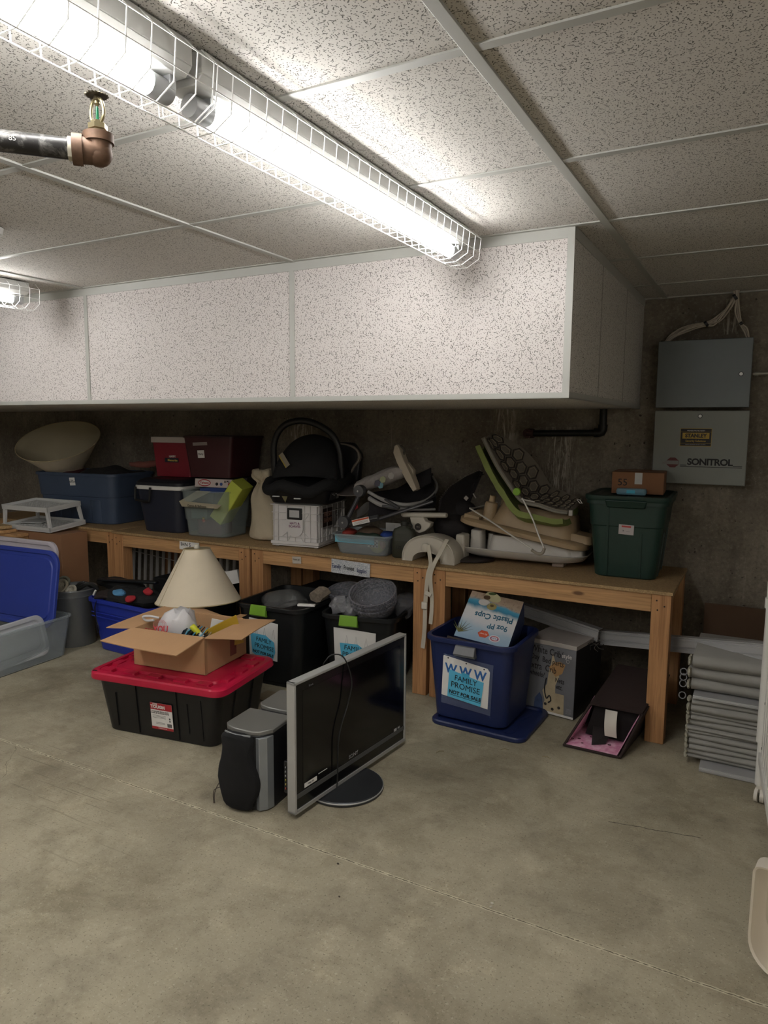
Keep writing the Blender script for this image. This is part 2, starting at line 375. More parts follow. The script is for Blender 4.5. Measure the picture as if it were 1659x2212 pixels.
# bulkhead boxed in with the same boards
SX, SY, SZ = -.625, 2.525, 1.602
struct(MB().box(X0, SX-.004, SY+.004, SY+.02, SZ+.004, HC+.006).build('wall_bulkhead_front', MT_SFRONT))
struct(MB().box(SX-.02, SX-.004, SY+.02, Y1, SZ+.004, HC+.006).build('wall_bulkhead_side', MT_SSIDE))
struct(MB().box(X0, SX-.004, SY+.02, Y1, SZ+.002, SZ+.012).build('wall_bulkhead_underside', MT_CEIL))
g = MB()
g.box(X0, SX, SY, SY+.006, HC-.035, HC+.004); g.box(X0, SX, SY, SY+.006, SZ, SZ+.02); g.box(X0, SX, SY, SY+.03, SZ-.001, SZ+.002)
g.box(SX-.026, SX, SY-.0008, SY+.006, SZ, HC-.001)
g.box(SX-.006, SX, SY, Y1, HC-.035, HC+.004); g.box(SX-.006, SX, SY, Y1, SZ, SZ+.022); g.box(SX-.03, SX, SY, Y1, SZ-.001, SZ+.002)
g.box(SX-.0055, SX-.0002, SY+.001, SY+.005, SZ, HC-.035)
for x in (-1.822, -3.118, -4.43, -5.74): g.box(x-.012, x+.012, SY-.001, SY+.006, SZ+.02, HC-.035)
struct(g.build('trim_3', M_GRID, smooth=0, bev=.0006))
g = MB()
for y in (3.02, 3.58): g.box(SX-.005, SX-.0025, y-.0035, y+.0035, SZ+.02, HC-.035)
struct(g.build('trim_4', mat('8e8a83', .6), smooth=0))

# ---------------------------------------------------------------- strip lights
t = NT('lamp_tube'); t.b.inputs['Base Color'].default_value = (.9, .9, .9, 1); t.b.inputs['Emission Color'].default_value = (1, .985, .965, 1); t.b.inputs['Emission Strength'].default_value = TUBE_STRENGTH
M_TUBE = t.m
M_HOUS = mat('b9b9b6', .4, vary=.04); M_WIRE = mat('e0e0de', .35, vary=.03)
HOOP = [(.046, -.002), (.076, -.03), (.069, -.099), (.025, -.124), (-.02, -.124), (-.064, -.099), (-.07, -.03), (-.04, -.002)]
def make_strip(label, loc, L=1.33):
    o = thing('strip_light', label, 'light', loc, 0, 'caged fluorescent strip lights')
    m = MB(); m.box(-.055, .047, -L, 0, -.042, 0); m.loft([[Vector(p) for p in ((-.055, y, -.042), (.047, y, -.042), (.03, y, -.058), (-.038, y, -.058))] for y in (-L, 0)])
    m.build('housing', M_HOUS, o, bev=.002)
    m = MB(); m.tube([(-.004, -.05, -.082), (-.004, -L+.06, -.082)], .0195, 20); m.build('fluorescent_tube', M_TUBE, o)
    for y in (-.035, -L+.045):
        m = MB(); m.tube([(-.004, y-.028, -.082), (-.004, y+.022, -.082)], .0215, 20); m.box(-.026, .018, y+.008, y+.022, -.082, -.05); c = m.build('tube_cap', mat('a9abac', .35, .5), o)
    w_ = MB()
    n = int((L+.04)/.0525)
    for i in range(n+1):
        y = .035-i*.0525
        w_.tube([(x, y, z) for x, z in HOOP], .0014, 5)
    for (x, z) in [HOOP[1], (.0715, -.075), (.025, -.124), (-.02, -.124), (-.066, -.075), HOOP[6]]:
        w_.tube([(x, .036, z), (x, .035-n*.0525, z)], .0014, 5)
    w_.build('wire_guard', M_WIRE, o)
    return o
s1 = make_strip('caged fluorescent strip light running up to the white bulkhead', (-1.005, 2.385, HC))
dup(s1, T(-1.005, 1.03, HC), 'nearest caged fluorescent strip light at the top left, joined end to end to the next')
dup(s1, T(-3.285, 2.3, HC), 'far caged strip light cut off by the left edge under the bulkhead corner')
for x, y in ((-1.005, -.33), (-3.285, .93), (-3.285, -.44), (1.95, -.2), (1.95, -1.55)):  # the right-hand pair is added to brighten that side; the others continue rows
    dup(s1, T(x, y, HC), 'caged fluorescent strip light out of the picture, among those continuing rows and those added to brighten the right')

# ---------------------------------------------------------------- benches
def make_bench(name, label, x1, wd, yf=3.43, yb=4.09, zt=.742):
    o = thing(name, label, 'workbench', (x1-wd/2, (yf+yb)/2, 0), 0, 'row of timber benches along the concrete wall')
    h = wd/2; d = (yb-yf)/2
    MB().box(-h, h, -d, d, zt-.016, zt).build('bench_top', M_TOP, o, bev=.001)
    zz = zt-.0165
    for sx in (-1, 1):
        for sy in (-1, 1):
            x = sx*(h-.05); y = sy*(d-.052); mm = MB(); mm.box(x-.043, x+.043, y-.043, y+.043, 0, zz); mm.build('leg', M_WZ, o, bev=.003)
    MB().box(-h+.0935, h-.0935, -d+.012, -d+.05, zz-.088, zz).build('front_rail', M_WX, o, bev=.003)
    MB().box(-h+.0935, h-.0935, d-.05, d-.012, zz-.088, zz).build('rear_rail', M_WX, o, bev=.003)
    for sx in (-1, 1):
        x = sx*(h-.05); m = MB(); m.box(x-.018, x+.018, -d+.0955, d-.0955, zz-.088, zz); m.build('side_rail', M_WX, o, bev=.003)
    sm = MB()
    for sx in (-1, 1):
        for dx, dz in ((-.02, -.03), (.015, -.055), (-.015, -.075)): sm.lathe([(.004, 0), (.004, .0012)], 8, FR((sx*(h-.05)+dx, -d+.009, zz+dz), (1, 0, 0), (0, 0, 1)))
    sm.build('screw_heads', mat('3b3330', .4, .8), o)
    return o
b1 = make_bench('workbench', 'rightmost timber bench, carrying the green tote and the bath seats', -.335, 1.24)
b2 = make_bench('workbench', 'timber bench with the handwritten Family Promise Supplies sign', -1.58, 1.235)
b3 = make_bench('workbench', 'timber bench with the IHN sign half hidden by the lampshade', -2.82, 1.24, 3.43)
b4 = make_bench('workbench', 'leftmost timber bench, carrying the wide slate blue tote', -4.07, 1.6, 3.46)
# ================================================================ things on the benches
BT = .7425
def tote_body(name, w0, d0, w1, d1, h, r, m, par, t=.004, rim=.014, lip=.022, ribs=(), band=None, n=6, z0=0):
    mb = MB(); k = .35
    R = [rr(w0-.012, d0-.012, r, z0, n), rr(w0, d0, r, z0+.006, n)]
    if band:
        wb = w0+(w1-w0)*band[0]; db = d0+(d1-d0)*band[0]; zb = z0+(h-lip)*band[0]
        R += [rr(wb-band[1], db-band[1], r, zb, n), rr(wb+band[1], db+band[1], r, zb+.004, n)]
    R += [rr(w1, d1, r, z0+h-lip, n), rr(w1+2*rim, d1+2*rim, r+rim, z0+h-lip, n), rr(w1+2*rim, d1+2*rim, r+rim, z0+h-.003, n), rr(w1+2*rim-.006, d1+2*rim-.006, r+rim, z0+h, n),
          rr(w1-2*t, d1-2*t, r, z0+h, n), rr(w0-2*t, d0-2*t, r, z0+t+.006, n)]
    mb.loft(R, True, True)
    for (side, a, wd, f0, f1, dp) in ribs:      # raised ribs following the draft of the wall
        def pt(f, off, a2):
            W = (w0+(w1-w0)*f)/2; D = (d0+(d1-d0)*f)/2; z = z0+(h-lip)*f
            return {'f': (a2, -D-off, z), 'b': (a2, D+off, z), 'r': (W+off, a2, z), 'l': (-W-off, a2, z)}[side]
        mb.hexa([pt(f0, -.003, a-wd/2), pt(f0, -.003, a+wd/2), pt(f0, dp, a+wd/2*.8), pt(f0, dp, a-wd/2*.8), pt(f1, -.003, a-wd/2), pt(f1, -.003, a+wd/2), pt(f1, dp, a+wd/2*.8), pt(f1, dp, a-wd/2*.8)])
    return mb.build(name, m, par)
def face(w0, d0, w1, d1, h, side, f, a=0, off=.0015, tilt=0):
    """frame on a tote wall at height fraction f; x to the viewer's right"""
    W = (w0+(w1-w0)*f)/2; D = (d0+(d1-d0)*f)/2
    if side == 'f': o = (a, -D-off, h*f); r = (1, 0, 0); u = (0, -(d1-d0)/2, h)
    else: o = (W+off, a, h*f); r = (0, 1, 0); u = ((w1-w0)/2, 0, h)
    M = FR(o, r, u); return M @ RZ(tilt)
def plate(mb, w, h, M, th=.0008, x=0, y=0): return mb.box(x-w/2, x+w/2, y-h/2, y+h/2, 0, th, M)
def paper(name, w, h, M, m, par, label=None, th=.0007, wav=0, world=False):
    mb = MB(); mb.surf(lambda u, v: ((u-.5)*w, (v-.5)*h, th+wav*math.sin(u*7+v*3)*math.sin(v*5+1)), 8, 8, th, M); return mb.build(name, m, par, label=label, world=world)

# -- slate tote with the upturned lamp shade
S_SL = '3e4b60'; slate = mat(S_SL, .45, vary=.08)
o = thing('storage_tote', 'wide slate blue storage tote under the upturned lampshade on the bench', 'storage bin', (-4.66, 3.80, BT), 6)
tote_body('tote_body', .72, .40, .80, .47, .385, .07, slate, o, rim=.012, band=(.56, .006), ribs=[('f', x, .10, .05, .5, .004) for x in (-.2, 0, .2)])
pm = face(.72, .40, .80, .47, .385, 'f', .83, .005, off=.009, tilt=3)
paper('paper_label', .055, .06, pm, M_PAPER, o, label='small white paper label with handwriting'); text('Foot\nBathroom', pm @ T(0, .004, .002), .014, M_INK, o, wob=.06)
m = MB(); m.surf(lambda u, v: (-.1+.42*u, -.17+.33*v, .375+.05*math.sin(PI*u)*math.sin(PI*v)+.02*math.sin(9*u)*math.sin(7*v)), 16, 12, .01); 
tag(m.jitter(.012, 9).build('dark_cloth', mat('191719', .9, bump=.3), None), 'dark crumpled cloth heaped in the wide slate blue tote', 'cloth').matrix_world = T(-4.60, 3.80, BT) @ RZ(6)
m = MB(); m.surf(lambda u, v: (-.36+.26*u, -.17+.3*v, .372+.055*math.sin(PI*u)*math.sin(PI*v)), 14, 10, .01)
tag(m.jitter(.012, 12, 3).build('red_cloth', mat('3f1218', .7, bump=.2), None), 'deep red cloth at the left end of the wide slate blue tote', 'cloth').matrix_world = T(-4.66, 3.80, BT) @ RZ(6)
M_SHADE = mat('cbbfa8', .9, vary=.06, bump=.1, bs=300); M_SHIN = mat('a3997f', .9, vary=.05)
def shade(name, label, M, r0, r1, h, cat='lampshade'):
    o = thing(name, label, cat, M=M)
    m = MB(); n = 48
    R = [[Vector((r*math.cos(2*PI*k/n), r*math.sin(2*PI*k/n), z)) for k in range(n)] for r, z in ((r1, 0), ((r0+r1)/2+.0, h/2), (r0, h))]
    Ri = [[Vector(((r-.0022)*math.cos(2*PI*k/n), (r-.0022)*math.sin(2*PI*k/n), z)) for k in range(n)] for r, z in ((r0, h-.0001), ((r0+r1)/2, h/2), (r1, .0001))]
    m.use(0).loft(R, False, False); m.use(1).loft(Ri, False, False); m.use(0).loft([R[2], Ri[0]], False, False); m.loft([Ri[2], R[0]], False, False)
    m.build('shade_fabric', [M_SHADE, M_SHIN], o)
    m = MB()
    for r, z in ((r1, 0), (r0, h)): m.tube([(r*math.cos(2*PI*k/n), r*math.sin(2*PI*k/n), z) for k in range(n)], .0035, 6, closed=True)
    a = -1.9; m.tube([(r1*math.cos(a), r1*math.sin(a), 0), (r0*math.cos(a), r0*math.sin(a), h)], .002, 5)
    m.build('trim_band', mat('a39473', .8), o)
    m = MB()
    for k in range(3):
        a = 2*PI*k/3+.4; m.tube([(0, 0, h-.03), (r0*math.cos(a), r0*math.sin(a), h)], .0018, 5)
    m.tube([(.014*math.cos(2*PI*k/12), .014*math.sin(2*PI*k/12), h-.03) for k in range(12)], .002, 5, closed=True)
    m.build('spider_frame', mat('8d8262', .4, .7), o); return o
# wide end up, tipped toward the room
ax = Vector((.20, -.42, .84)).normalized(); rc = P(126, 952, 3.66)
rx = Vector((1, .1, .30)); rx = (rx-ax*rx.dot(ax)).normalized(); ry = (-ax).cross(rx)
M = Matrix(((rx.x, ry.x, -ax.x, rc.x), (rx.y, ry.y, -ax.y, rc.y), (rx.z, ry.z, -ax.z, rc.z), (0, 0, 0, 1)))
shade('lampshade', 'large beige lampshade upside down and tipped on the wide slate blue tote', M, .11, .315, .285)
m = MB(); m.tube([P(283, 1003, 3.86), P(320, 1003, 3.86), P(348, 999, 3.86)], [.018, .024, .024, .022, .02], 12, smooth=4); m.jitter(.006, 30)
tag(m.build('rolled_fabric', mat('7d4a42', .8, bump=.3), None), 'dull red rolled fabric between the slate tote and the red box', 'fabric')

# -- white two-tier shelf
WPL = mat('c3c3c0', .5, vary=.05)
o = thing('stacking_shelf', 'white plastic two-tier perforated shelf hanging over the bench edge', 'shelf', M=T(-4.69, 3.35, .742) @ RZ(2) @ RX(5))
def perf(w, d, z, cut):
    m = MB(); t = .012; nx, ny = 15, 9; b = .035
    m.box(-w/2, w/2, -d/2, -d/2+.006, z-t, z+.022); m.box(-w/2, w/2, d/2-.006, d/2, z-t, z+.022); m.box(-w/2, -w/2+.006, -d/2, d/2, z-t, z+.022); m.box(w/2-.006, w/2, -d/2, d/2, z-t, z+.022)
    m.box(-w/2, w/2, -d/2, -d/2+b, z, z+.004); m.box(-w/2, w/2, d/2-b, d/2, z, z+.004); m.box(-w/2, -w/2+b, -d/2, d/2, z, z+.004); m.box(w/2-b, w/2, -d/2, d/2, z, z+.004)
    for i in range(nx+1):
        x = -w/2+b+(w-2*b)*i/nx; m.box(x-.0055, x+.0055, -d/2+b, d/2-b, z, z+.0035)
    for j in range(ny+1):
        y = -d/2+b+(d-2*b)*j/ny; m.box(-w/2+b, w/2-b, y-.0055, y+.0055, z, z+.0035)
    return m
perf(.52, .31, .012, 0).build('lower_tier', WPL, o); perf(.49, .29, .155, 0).build('upper_tier', WPL, o)
for sx in (-1, 1):
    for sy in (-1, 1):
        m = MB(); x, y = sx*.245, sy*.14; x2, y2 = sx*.228, sy*.132
        m.loft([[Vector((x+a*.011, y+b*.007, .014)) for a, b in ((-1, -1), (1, -1), (1, 1), (-1, 1))], [Vector((x2+a*.014, y2+b*.009, .145)) for a, b in ((-1, -1), (1, -1), (1, 1), (-1, 1))]]); m.build('leg', WPL, o)
o2 = MB().box(-.09, .09, -.06, .06, 0, .004).build('white_tray', WPL); o2.matrix_world = T(-4.80, 3.36, .768) @ RZ(20) @ RX(5); tag(o2, 'small white flat panel lying on the lower tier of the shelf', 'panel')
# brown box standing under the shelf
o = thing('cardboard_box', 'tall brown cardboard box under the white perforated shelf', 'box', (-4.56, 3.31, 0), 0)
m = MB(); m.box(-.24, .24, -.10, .12, 0, .722); m.build('carton', M_CARD2, o, bev=.002)
MB().box(-.24, -.05, -.1006, .10, .7225, .7245).build('loose_flap', M_CARD2, o)
# sawn boards at the very left
for i, (x, y, z, wd, tl) in enumerate(((-4.98, 3.13, .755, .21, -3), (-4.95, 3.11, .725, .19, 2), (-4.90, 3.15, .70, .24, 0))):
    m = MB(); m.box(-.55, wd, -.06, .05, -.011, .011); b = m.build('wooden_board', M_TOP if i == 0 else M_WX, None, bev=.002); b.matrix_world = T(x, y, z) @ RZ(tl*3)
    tag(b, ['particle board offcut on top of the stack at the left edge', 'pale plank under the particle board offcut at the left edge', 'lowest plank of the stack at the left edge'][i], 'board', 'boards stacked at the left edge')
o = thing('side_crate', 'timber stand holding the boards at the left edge', 'stand', (-5.15, 3.15, 0))
MB().box(-.35, .47, -.07, .07, .60, .688).build('rail', M_WX, o, bev=.002)
for x in (-.3, .42): MB().box(x-.04, x+.04, -.04, .04, 0, .5995).build('leg', M_WZ, o, bev=.002)

# -- navy cool box style bin with a white band
navy = mat('232734', .4, vary=.08); dk = mat('16181f', .45)
o = thing('lidded_bin', 'navy bin with a white band under its black lid, beside the clear bin', 'storage bin', (-3.735, 3.75, BT), 5)
tote_body('bin_body', .34, .36, .41, .43, .315, .06, navy, o, rim=.004, lip=.012)
MB().loft([rr(.425, .445, .065, .303), rr(.432, .452, .065, .306), rr(.432, .452, .065, .328), rr(.425, .445, .065, .331)]).build('white_band', M_WHITE, o, label='white band round the top')
MB().loft([rr(.42, .44, .06, .331), rr(.42, .44, .06, .352), rr(.38, .40, .06, .372), rr(.33, .35, .06, .378)]).build('lid', dk, o)
m = MB(); y = -.236; m.tube([(-.17, y, .32), (-.172, y-.004, .24), (-.155, y-.006, .228), (-.06, y-.006, .222), (-.045, y-.004, .235), (-.04, y, .32)], .0085, 8, smooth=3); m.build('handle', M_BLACK, o)
# -- two red boxes
o = thing('red_box', 'smaller red box with white strip and sticker on the navy bin', 'box', (-3.77, 3.86, BT+.381), 4)
MB().loft([rr(.31, .24, .012, 0), rr(.345, .27, .012, .245)]).build('box_body', mat('7e1c2a', .5), o, bev=.002)
MB().box(-.178, .178, -.14, .14, .245, .285).build('white_strip', mat('bdb4ae', .6), o, label='white edge of the lid')
pm = FR((-.0, -.1315, .12), (1, 0, 0), (0, -.06, 1)); m = MB(); plate(m, .125, .032, pm); m.build('sticker', mat('1c2233', .5), o)
text('HAPPY', pm @ T(.01, .026, .002), .02, M_WHITE, o, bold=.0006); text('Memories', pm @ T(.01, -.001, .002), .022, mat('c9b45a', .5), o, bold=.0006)
o = thing('red_box', 'larger dark maroon box with a white tag, over the clear bin', 'box', (-3.38, 3.86, BT+.395), 6)
MB().loft([rr(.33, .36, .02, 0), rr(.40, .40, .02, .27)]).build('box_body', mat('3c141a', .5), o)
MB().loft([rr(.41, .41, .02, .27), rr(.41, .41, .02, .282), rr(.40, .40, .02, .285)]).build('lid', mat('33171a', .5), o)
pm = FR((-.06, -.1945, .195), (1, 0, .05), (0, -.06, 1)); m = MB(); plate(m, .12, .022, pm, y=.035); m.build('pale_strip', mat('8f8783', .6), o)
m = MB(); plate(m, .055, .052, pm, .001, y=-.035); m.build('paper_tag', M_PAPER, o); text('Party', pm @ T(0, -.035, .002), .02, M_INK, o, wob=.05)
m = MB(); m.box(-.2, .2, -.12, .17, 0, .0395); o2 = m.build('board_game_box', mat('2b2220', .6), None, bev=.002); o2.matrix_world = T(-3.37, 3.93, BT+.35) @ RZ(6); tag(o2, 'dark flat box under the larger maroon box', 'box')
o = thing('game_box', 'white game box with red print wedged under the maroon box', 'box', M=T(-3.33, 3.735, BT+.352) @ RZ(8) @ RX(-6))
MB().box(-.16, .17, -.05, .04, -.03, .028).build('box_body', mat('c9bdb8', .6), o, bev=.002)
MR = mat('a8202a', .5); pm = FR((0, -.0512, 0), (1, 0, 0), (0, 0, 1)); m = MB(); m.lathe([(.05, 0), (.05, .001)], 24, pm @ T(-.08, 0, 0) @ Matrix.Diagonal((1, .48, 1, 1))); m.build('oval_print', MR, o)
m = MB(); m.lathe([(.044, 0), (.044, .0016)], 24, pm @ T(-.08, 0, 0) @ Matrix.Diagonal((1, .4, 1, 1))); m.build('oval_inner', M_WHITE, o); text('Yahtzee', pm @ T(-.08, 0, .002), .022, MR, o, bold=.0006)
text('& PC', pm @ T(.10, .012, .001), .02, M_INK, o, bold=.0008)
for i, (x, c) in enumerate(((.02, M_INK), (.055, mat('2f4d8a', .5)), (.12, MR))): m = MB(); m.lathe([(.011, 0), (.011, .0012)], 14, pm @ T(x, -.006, 0)); m.build('spot', c, o)

# -- clear bin with a lime box in it
CLEAR = mat('b9c2bf', .25, vary=.03, alpha=.22); CLEAR2 = mat('b4bcc0', .3, vary=.03, alpha=.36)
CX, CY, CRO = -3.318, 3.70, 6
o = thing('clear_bin', 'tall clear plastic bin with a lime green box leaning in it', 'storage bin', (CX, CY, BT), CRO)
tote_body('bin_body', .33, .27, .385, .32, .315, .05, CLEAR, o, t=.003, rim=.01, lip=.01, band=(.36, .005))
L = T(CX, CY, BT) @ RZ(CRO)
lm = mat('b5bf4a', .55, vary=.05)
o = thing('lime_box', 'lime green plastic box leaning out of the tall clear bin', 'box', M=L @ T(.075, -.045, .135) @ RY(36) @ RZ(4))
MB().loft([rr(.10, .15, .008, -.02), rr(.10, .15, .008, .285)]).build('box_body', lm, o)
m = MB(); m.box(-.052, -.0505, -.05, .05, .05, .24); m.build('embossed_panel', mat('a9b340', .5), o)
m = MB(); 
for a in range(5): m.prism([(.0, .004), (.016, 0), (0, -.004)], .001, FR((-.052, -.01, .15), (0, 1, 0), (0, 0, 1)) @ RZ(a*72+10))
m.build('star_mark', M_WHITE, o)
o2 = MB().box(-.06, .06, -.05, .05, 0, .10).build('teal_box', mat('3c5a50', .6), None, bev=.003); o2.matrix_world = L @ T(-.09, -.04, .115) @ RZ(10); tag(o2, 'dark green box inside the tall clear bin', 'box')
o2 = MB().box(-.11, .08, -.07, .06, 0, .10).build('plum_box', mat('6a4550', .6), None, bev=.003); o2.matrix_world = L @ T(-.0, .0, .008); tag(o2, 'dull purple box at the bottom of the tall clear bin', 'box')
o2 = MB().box(-.10, .12, -.07, .05, 0, .04).build('blue_box', mat('2d4580', .5), None, bev=.003); o2.matrix_world = L @ T(-.04, .07, .285) @ RY(-4) ; tag(o2, 'blue box lying across the top of the tall clear bin', 'box')
m = MB(); pw = [P(387, 1083, 3.53), P(425, 1060, 3.56), P(455, 1062, 3.58), P(400, 1090, 3.53)]
o = thing('cardboard_flap', 'pale folded card with handwriting on the front of the tall clear bin', 'card', loc=tuple(P(430, 1095, 3.53)))
m = MB(); m.loft([[p+Vector((0, d, 0)) for p in pw] for d in (0, .004)]); m.build('upright_fold', mat('a39a83', .8), o, world=True)
q = [P(387, 1083, 3.53), P(393, 1094, 3.5), P(470, 1099, 3.5), P(478, 1092, 3.53)]
m = MB(); m.loft([[p+Vector((0, 0, d)) for p in q] for d in (0, .004)]); m.build('writing_strip', mat('aca28a', .8), o, world=True)
text('Games & Balloons', FR(P(425, 1093.5, 3.49), (1, .02, -.0), (0, 0, 1)), .022, M_INK, o, world=True, wob=.06)
o = thing('small_toy', 'small red and yellow toy showing through the front of the clear bin', 'toy', M=L @ T(-.02, -.125, .11))
m = MB(); m.ball((0, 0, 0), .012, .008, .014, 10); m.build('toy_body', mat('b0392f', .5), o); m = MB(); m.ball((0, -.002, .016), .01, .008, .008, 10); m.build('toy_head', mat('c9b45a', .5), o)

# -- canvas sack
cv = mat('b5a992', .95, vary=.1, bump=.25, bs=200)
o = thing('canvas_sack', 'off-white canvas sack tied at the neck, left of the white crate', 'sack', (-2.89, 3.72, BT), 5)
m = MB(); R = []; n = 40
prof = [(.10, .0), (.125, .01), (.13, .05), (.125, .12), (.13, .2), (.128, .27), (.11, .32), (.08, .355), (.055, .375), (.06, .39), (.085, .41), (.095, .435), (.085, .46), (.07, .468)]
for r, z in prof:
    ring = []
    for k in range(n):
        a = 2*PI*k/n; f = .17 if z > .37 else .045
        q = r*(1+f*math.sin(7*a+z*20)+f*.7*math.sin(11*a-z*33)); q *= 1+.06*noise.noise(Vector((math.cos(a)*2, math.sin(a)*2, z*14)))
        ring.append(Vector((q*math.cos(a)*1.05+.02*math.sin(z*9), q*math.sin(a)*.85, z+.006*math.sin(5*a+z*12)*(z > .05))))
    R.append(ring)
R += [[p*.0+Vector((p.x*.8, p.y*.8, .44)) for p in R[-1]], [Vector((p.x*.35, p.y*.35, .38)) for p in R[-1]]]
m.loft(R); m.build('sack_body', cv, o, smooth=60, sub=1)
m = MB(); m.tube([(.062*math.cos(2*PI*k/16)*1.05, .062*math.sin(2*PI*k/16)*.85, .376+.004*math.sin(k)) for k in range(16)], .005, 6, closed=True); m.tube([(.0, -.055, .376), (.03, -.08, .33), (.04, -.10, .27)], .003, 5, smooth=3); m.build('neck_cord', mat('a89c82', .9), o)

# -- white ribbed crate
cw = mat('cbc8c6', .45, vary=.05)
o = thing('plastic_crate', 'white plastic crate labelled for hats and scarves under the infant car seat', 'crate', (-2.575, 3.745, BT+.006), 8)
Wc, Dc, Hc = .31, .40, .262
m = MB(); t = .004
m.box(-Wc/2, Wc/2, -Dc/2, Dc/2, 0, .004)
for s in (-1, 1): m.box(-Wc/2, Wc/2, s*Dc/2-(t if s > 0 else 0), s*Dc/2+(t if s < 0 else 0), 0, Hc); m.box(s*Wc/2-(t if s > 0 else 0), s*Wc/2+(t if s < 0 else 0), -Dc/2, Dc/2, 0, Hc)
def ring(z0, z1, e): 
    m.box(-Wc/2-e, Wc/2+e, -Dc/2-e, -Dc/2, z0, z1); m.box(-Wc/2-e, Wc/2+e, Dc/2, Dc/2+e, z0, z1); m.box(-Wc/2-e, -Wc/2, -Dc/2, Dc/2, z0, z1); m.box(Wc/2, Wc/2+e, -Dc/2, Dc/2, z0, z1)
ring(Hc-.006, Hc, .012); ring(Hc-.055, Hc-.051, .008); ring(Hc-.10, Hc-.097, .006); ring(.055, .058, .006); ring(.012, .03, .012); ring(.0, .008, .006)
m.build('crate_body', cw, o, smooth=0, bev=.0012)
m = MB()
for x in (-.15, -.118, -.055, .065, .105, .15): m.box(x-.0018, x+.0018, -Dc/2-.008, -Dc/2, .03, Hc-.006)
for y in (-.19, -.15, -.08, 0, .08, .15, .19): m.box(Wc/2, Wc/2+.008, y-.0018, y+.0018, .03, Hc-.006)
fm = FR((0, -Dc/2, 0), (1, 0, 0), (0, 0, 1)); fs = FR((Wc/2, 0, 0), (0, 1, 0), (0, 0, 1))
for a, b in (((-.05, .09), (-.09, .058)), ((.055, .09), (.095, .058)), ((-.03, .07), (-.05, .03)), ((.035, .07), (.055, .03)), ((.06, .16), (.10, .21)), ((0, .06), (0, .03))): m.tube([(a[0], a[1], .002), (b[0], b[1], .002)], .0028, 4, fm)
for a, b in (((-.05, .10), (-.14, .06)), ((.05, .10), (.14, .06)), ((-.02, .09), (-.06, .03)), ((.02, .09), (.06, .03))): m.tube([(a[0], a[1], .002), (b[0], b[1], .002)], .0028, 4, fs)
m.build('moulded_ribs', cw, o, smooth=0)
m = MB(); sh = [(-.058, .17), (.058, .17)]+[(.058*math.cos(a), .115-.055*math.sin(a)) for a in [PI*k/12 for k in range(13)]]
m.prism(sh[:1]+sh[1:], .009, fm); m.build('shield_panel', cw, o)
m = MB(); m.prism([(x, y) for x, y in ((-.05, .168), (.048, .168), (.05, .18), (.05, .24), (-.05, .24), (-.052, .18))], .012, fm); m.build('handle_frame', M_BLACK, o, bev=.003)
m = MB(); plate(m, .068, .045, fm @ T(0, .205, .0122)); m.build('label_card', mat('b9b9b8', .5), o)
text('HATS &\nSCARVES', fm @ T(0, .135, .0095), .02, mat('6d2a5a', .6), o, wob=.08, bold=.0003)
m = MB(); m.prism([(-.155, .12), (-.12, .105), (.02, .105), (.05, .12), (.145, .19), (.16, .25), (-.155, .25)], .006, fs); m.build('side_plate', mat('8d8a87', .5), o)
m = MB(); m.box(-.15, .01, .12, .235, .006, .0075, fs); m.build('printed_panel', mat('2a1b17', .6), o); text('FRESH\nFARMS', fs @ T(-.07, .178, .008), .04, mat('7d5b4c', .6), o, bold=.0008)
m = MB(); m.tube([(.07+.024*math.cos(a), .195+.024*math.sin(a), .007) for a in [2*PI*k/20 for k in range(20)]], .0022, 5, fs, closed=True); m.build('round_mark', mat('3b3838', .5), o); text('S', fs @ T(.07, .195, .007), .03, mat('3b3838', .5), o, bold=.001)
for sx in (-1, 1):
    for sy in (-1, 1): m = MB(); m.cbox(.02, .02, .007, T(sx*.135, sy*.18, -.006)); m.build('foot', cw, o)

# -- infant car seat on the crate
fb = mat('0d0d0f', .85, vary=.2, bump=.2, bs=250); shell = mat('0f0f12', .4, vary=.1)
o = thing('infant_car_seat', 'black infant car seat with raised carry handle on the white crate', 'car seat', (-2.545, 3.70, BT+.27), 14)
m = MB(); m.loft([rr(.34, .34, .05, 0), rr(.38, .40, .07, .012), rr(.42, .46, .09, .06), rr(.44, .50, .11, .115), rr(.45, .51, .11, .12), rr(.40, .46, .10, .118), rr(.36, .40, .10, .07)]); m.build('shell', shell, o)
m = MB(); rg = rr(.45, .50, .14, 0, 8)
pts = [Vector((p.x, p.y, .135+.03*(p.y/.25)+.022*math.sin(6*math.atan2(p.y, p.x)))) for p in rg]; m.tube(pts, .036, 12, closed=True); m.jitter(.006, 14); m.build('padded_rim', fb, o)
m = MB(); m.surf(lambda u, v: ((u-.5)*.40, (v-.5)*.44, .13+.05*(v-.3)-.05*math.sin(PI*u)*math.sin(PI*v)), 14, 14, .01); m.jitter(.008, 9); m.build('seat_pad', fb, o)
def can(u, v):   # fabric hood, open toward the wall side
    a = PI*u; b = math.radians(8+105*v)
    return (-.22*math.cos(a), -.09+.235*(1-math.cos(b))*.8-.02, .13+.30*math.sin(b)*math.sin(a)**.75)
m = MB(); m.surf(can, 26, 14, .006); m.build('hood', fb, o, smooth=60)
pm = FR((-.125, -.108, .27), (.75, -.05, .45), (-.35, .25, .85)); m = MB(); plate(m, .035, .10, pm @ RZ(8)); m.build('warning_label', mat('8a8170', .6), o); m = MB(); plate(m, .008, .098, pm @ RZ(8) @ T(-.014, 0, .0008)); m.build('yellow_edge', mat('a08a3c', .6), o)
m = MB(); hp = [(-.225, -.02, .12), (-.225, -.035, .24), (-.215, -.05, .38), (-.15, -.06, .48), (-.04, -.065, .515), (.07, -.06, .495), (.17, -.05, .43), (.215, -.04, .33), (.222, -.03, .22), (.225, -.02, .10)]
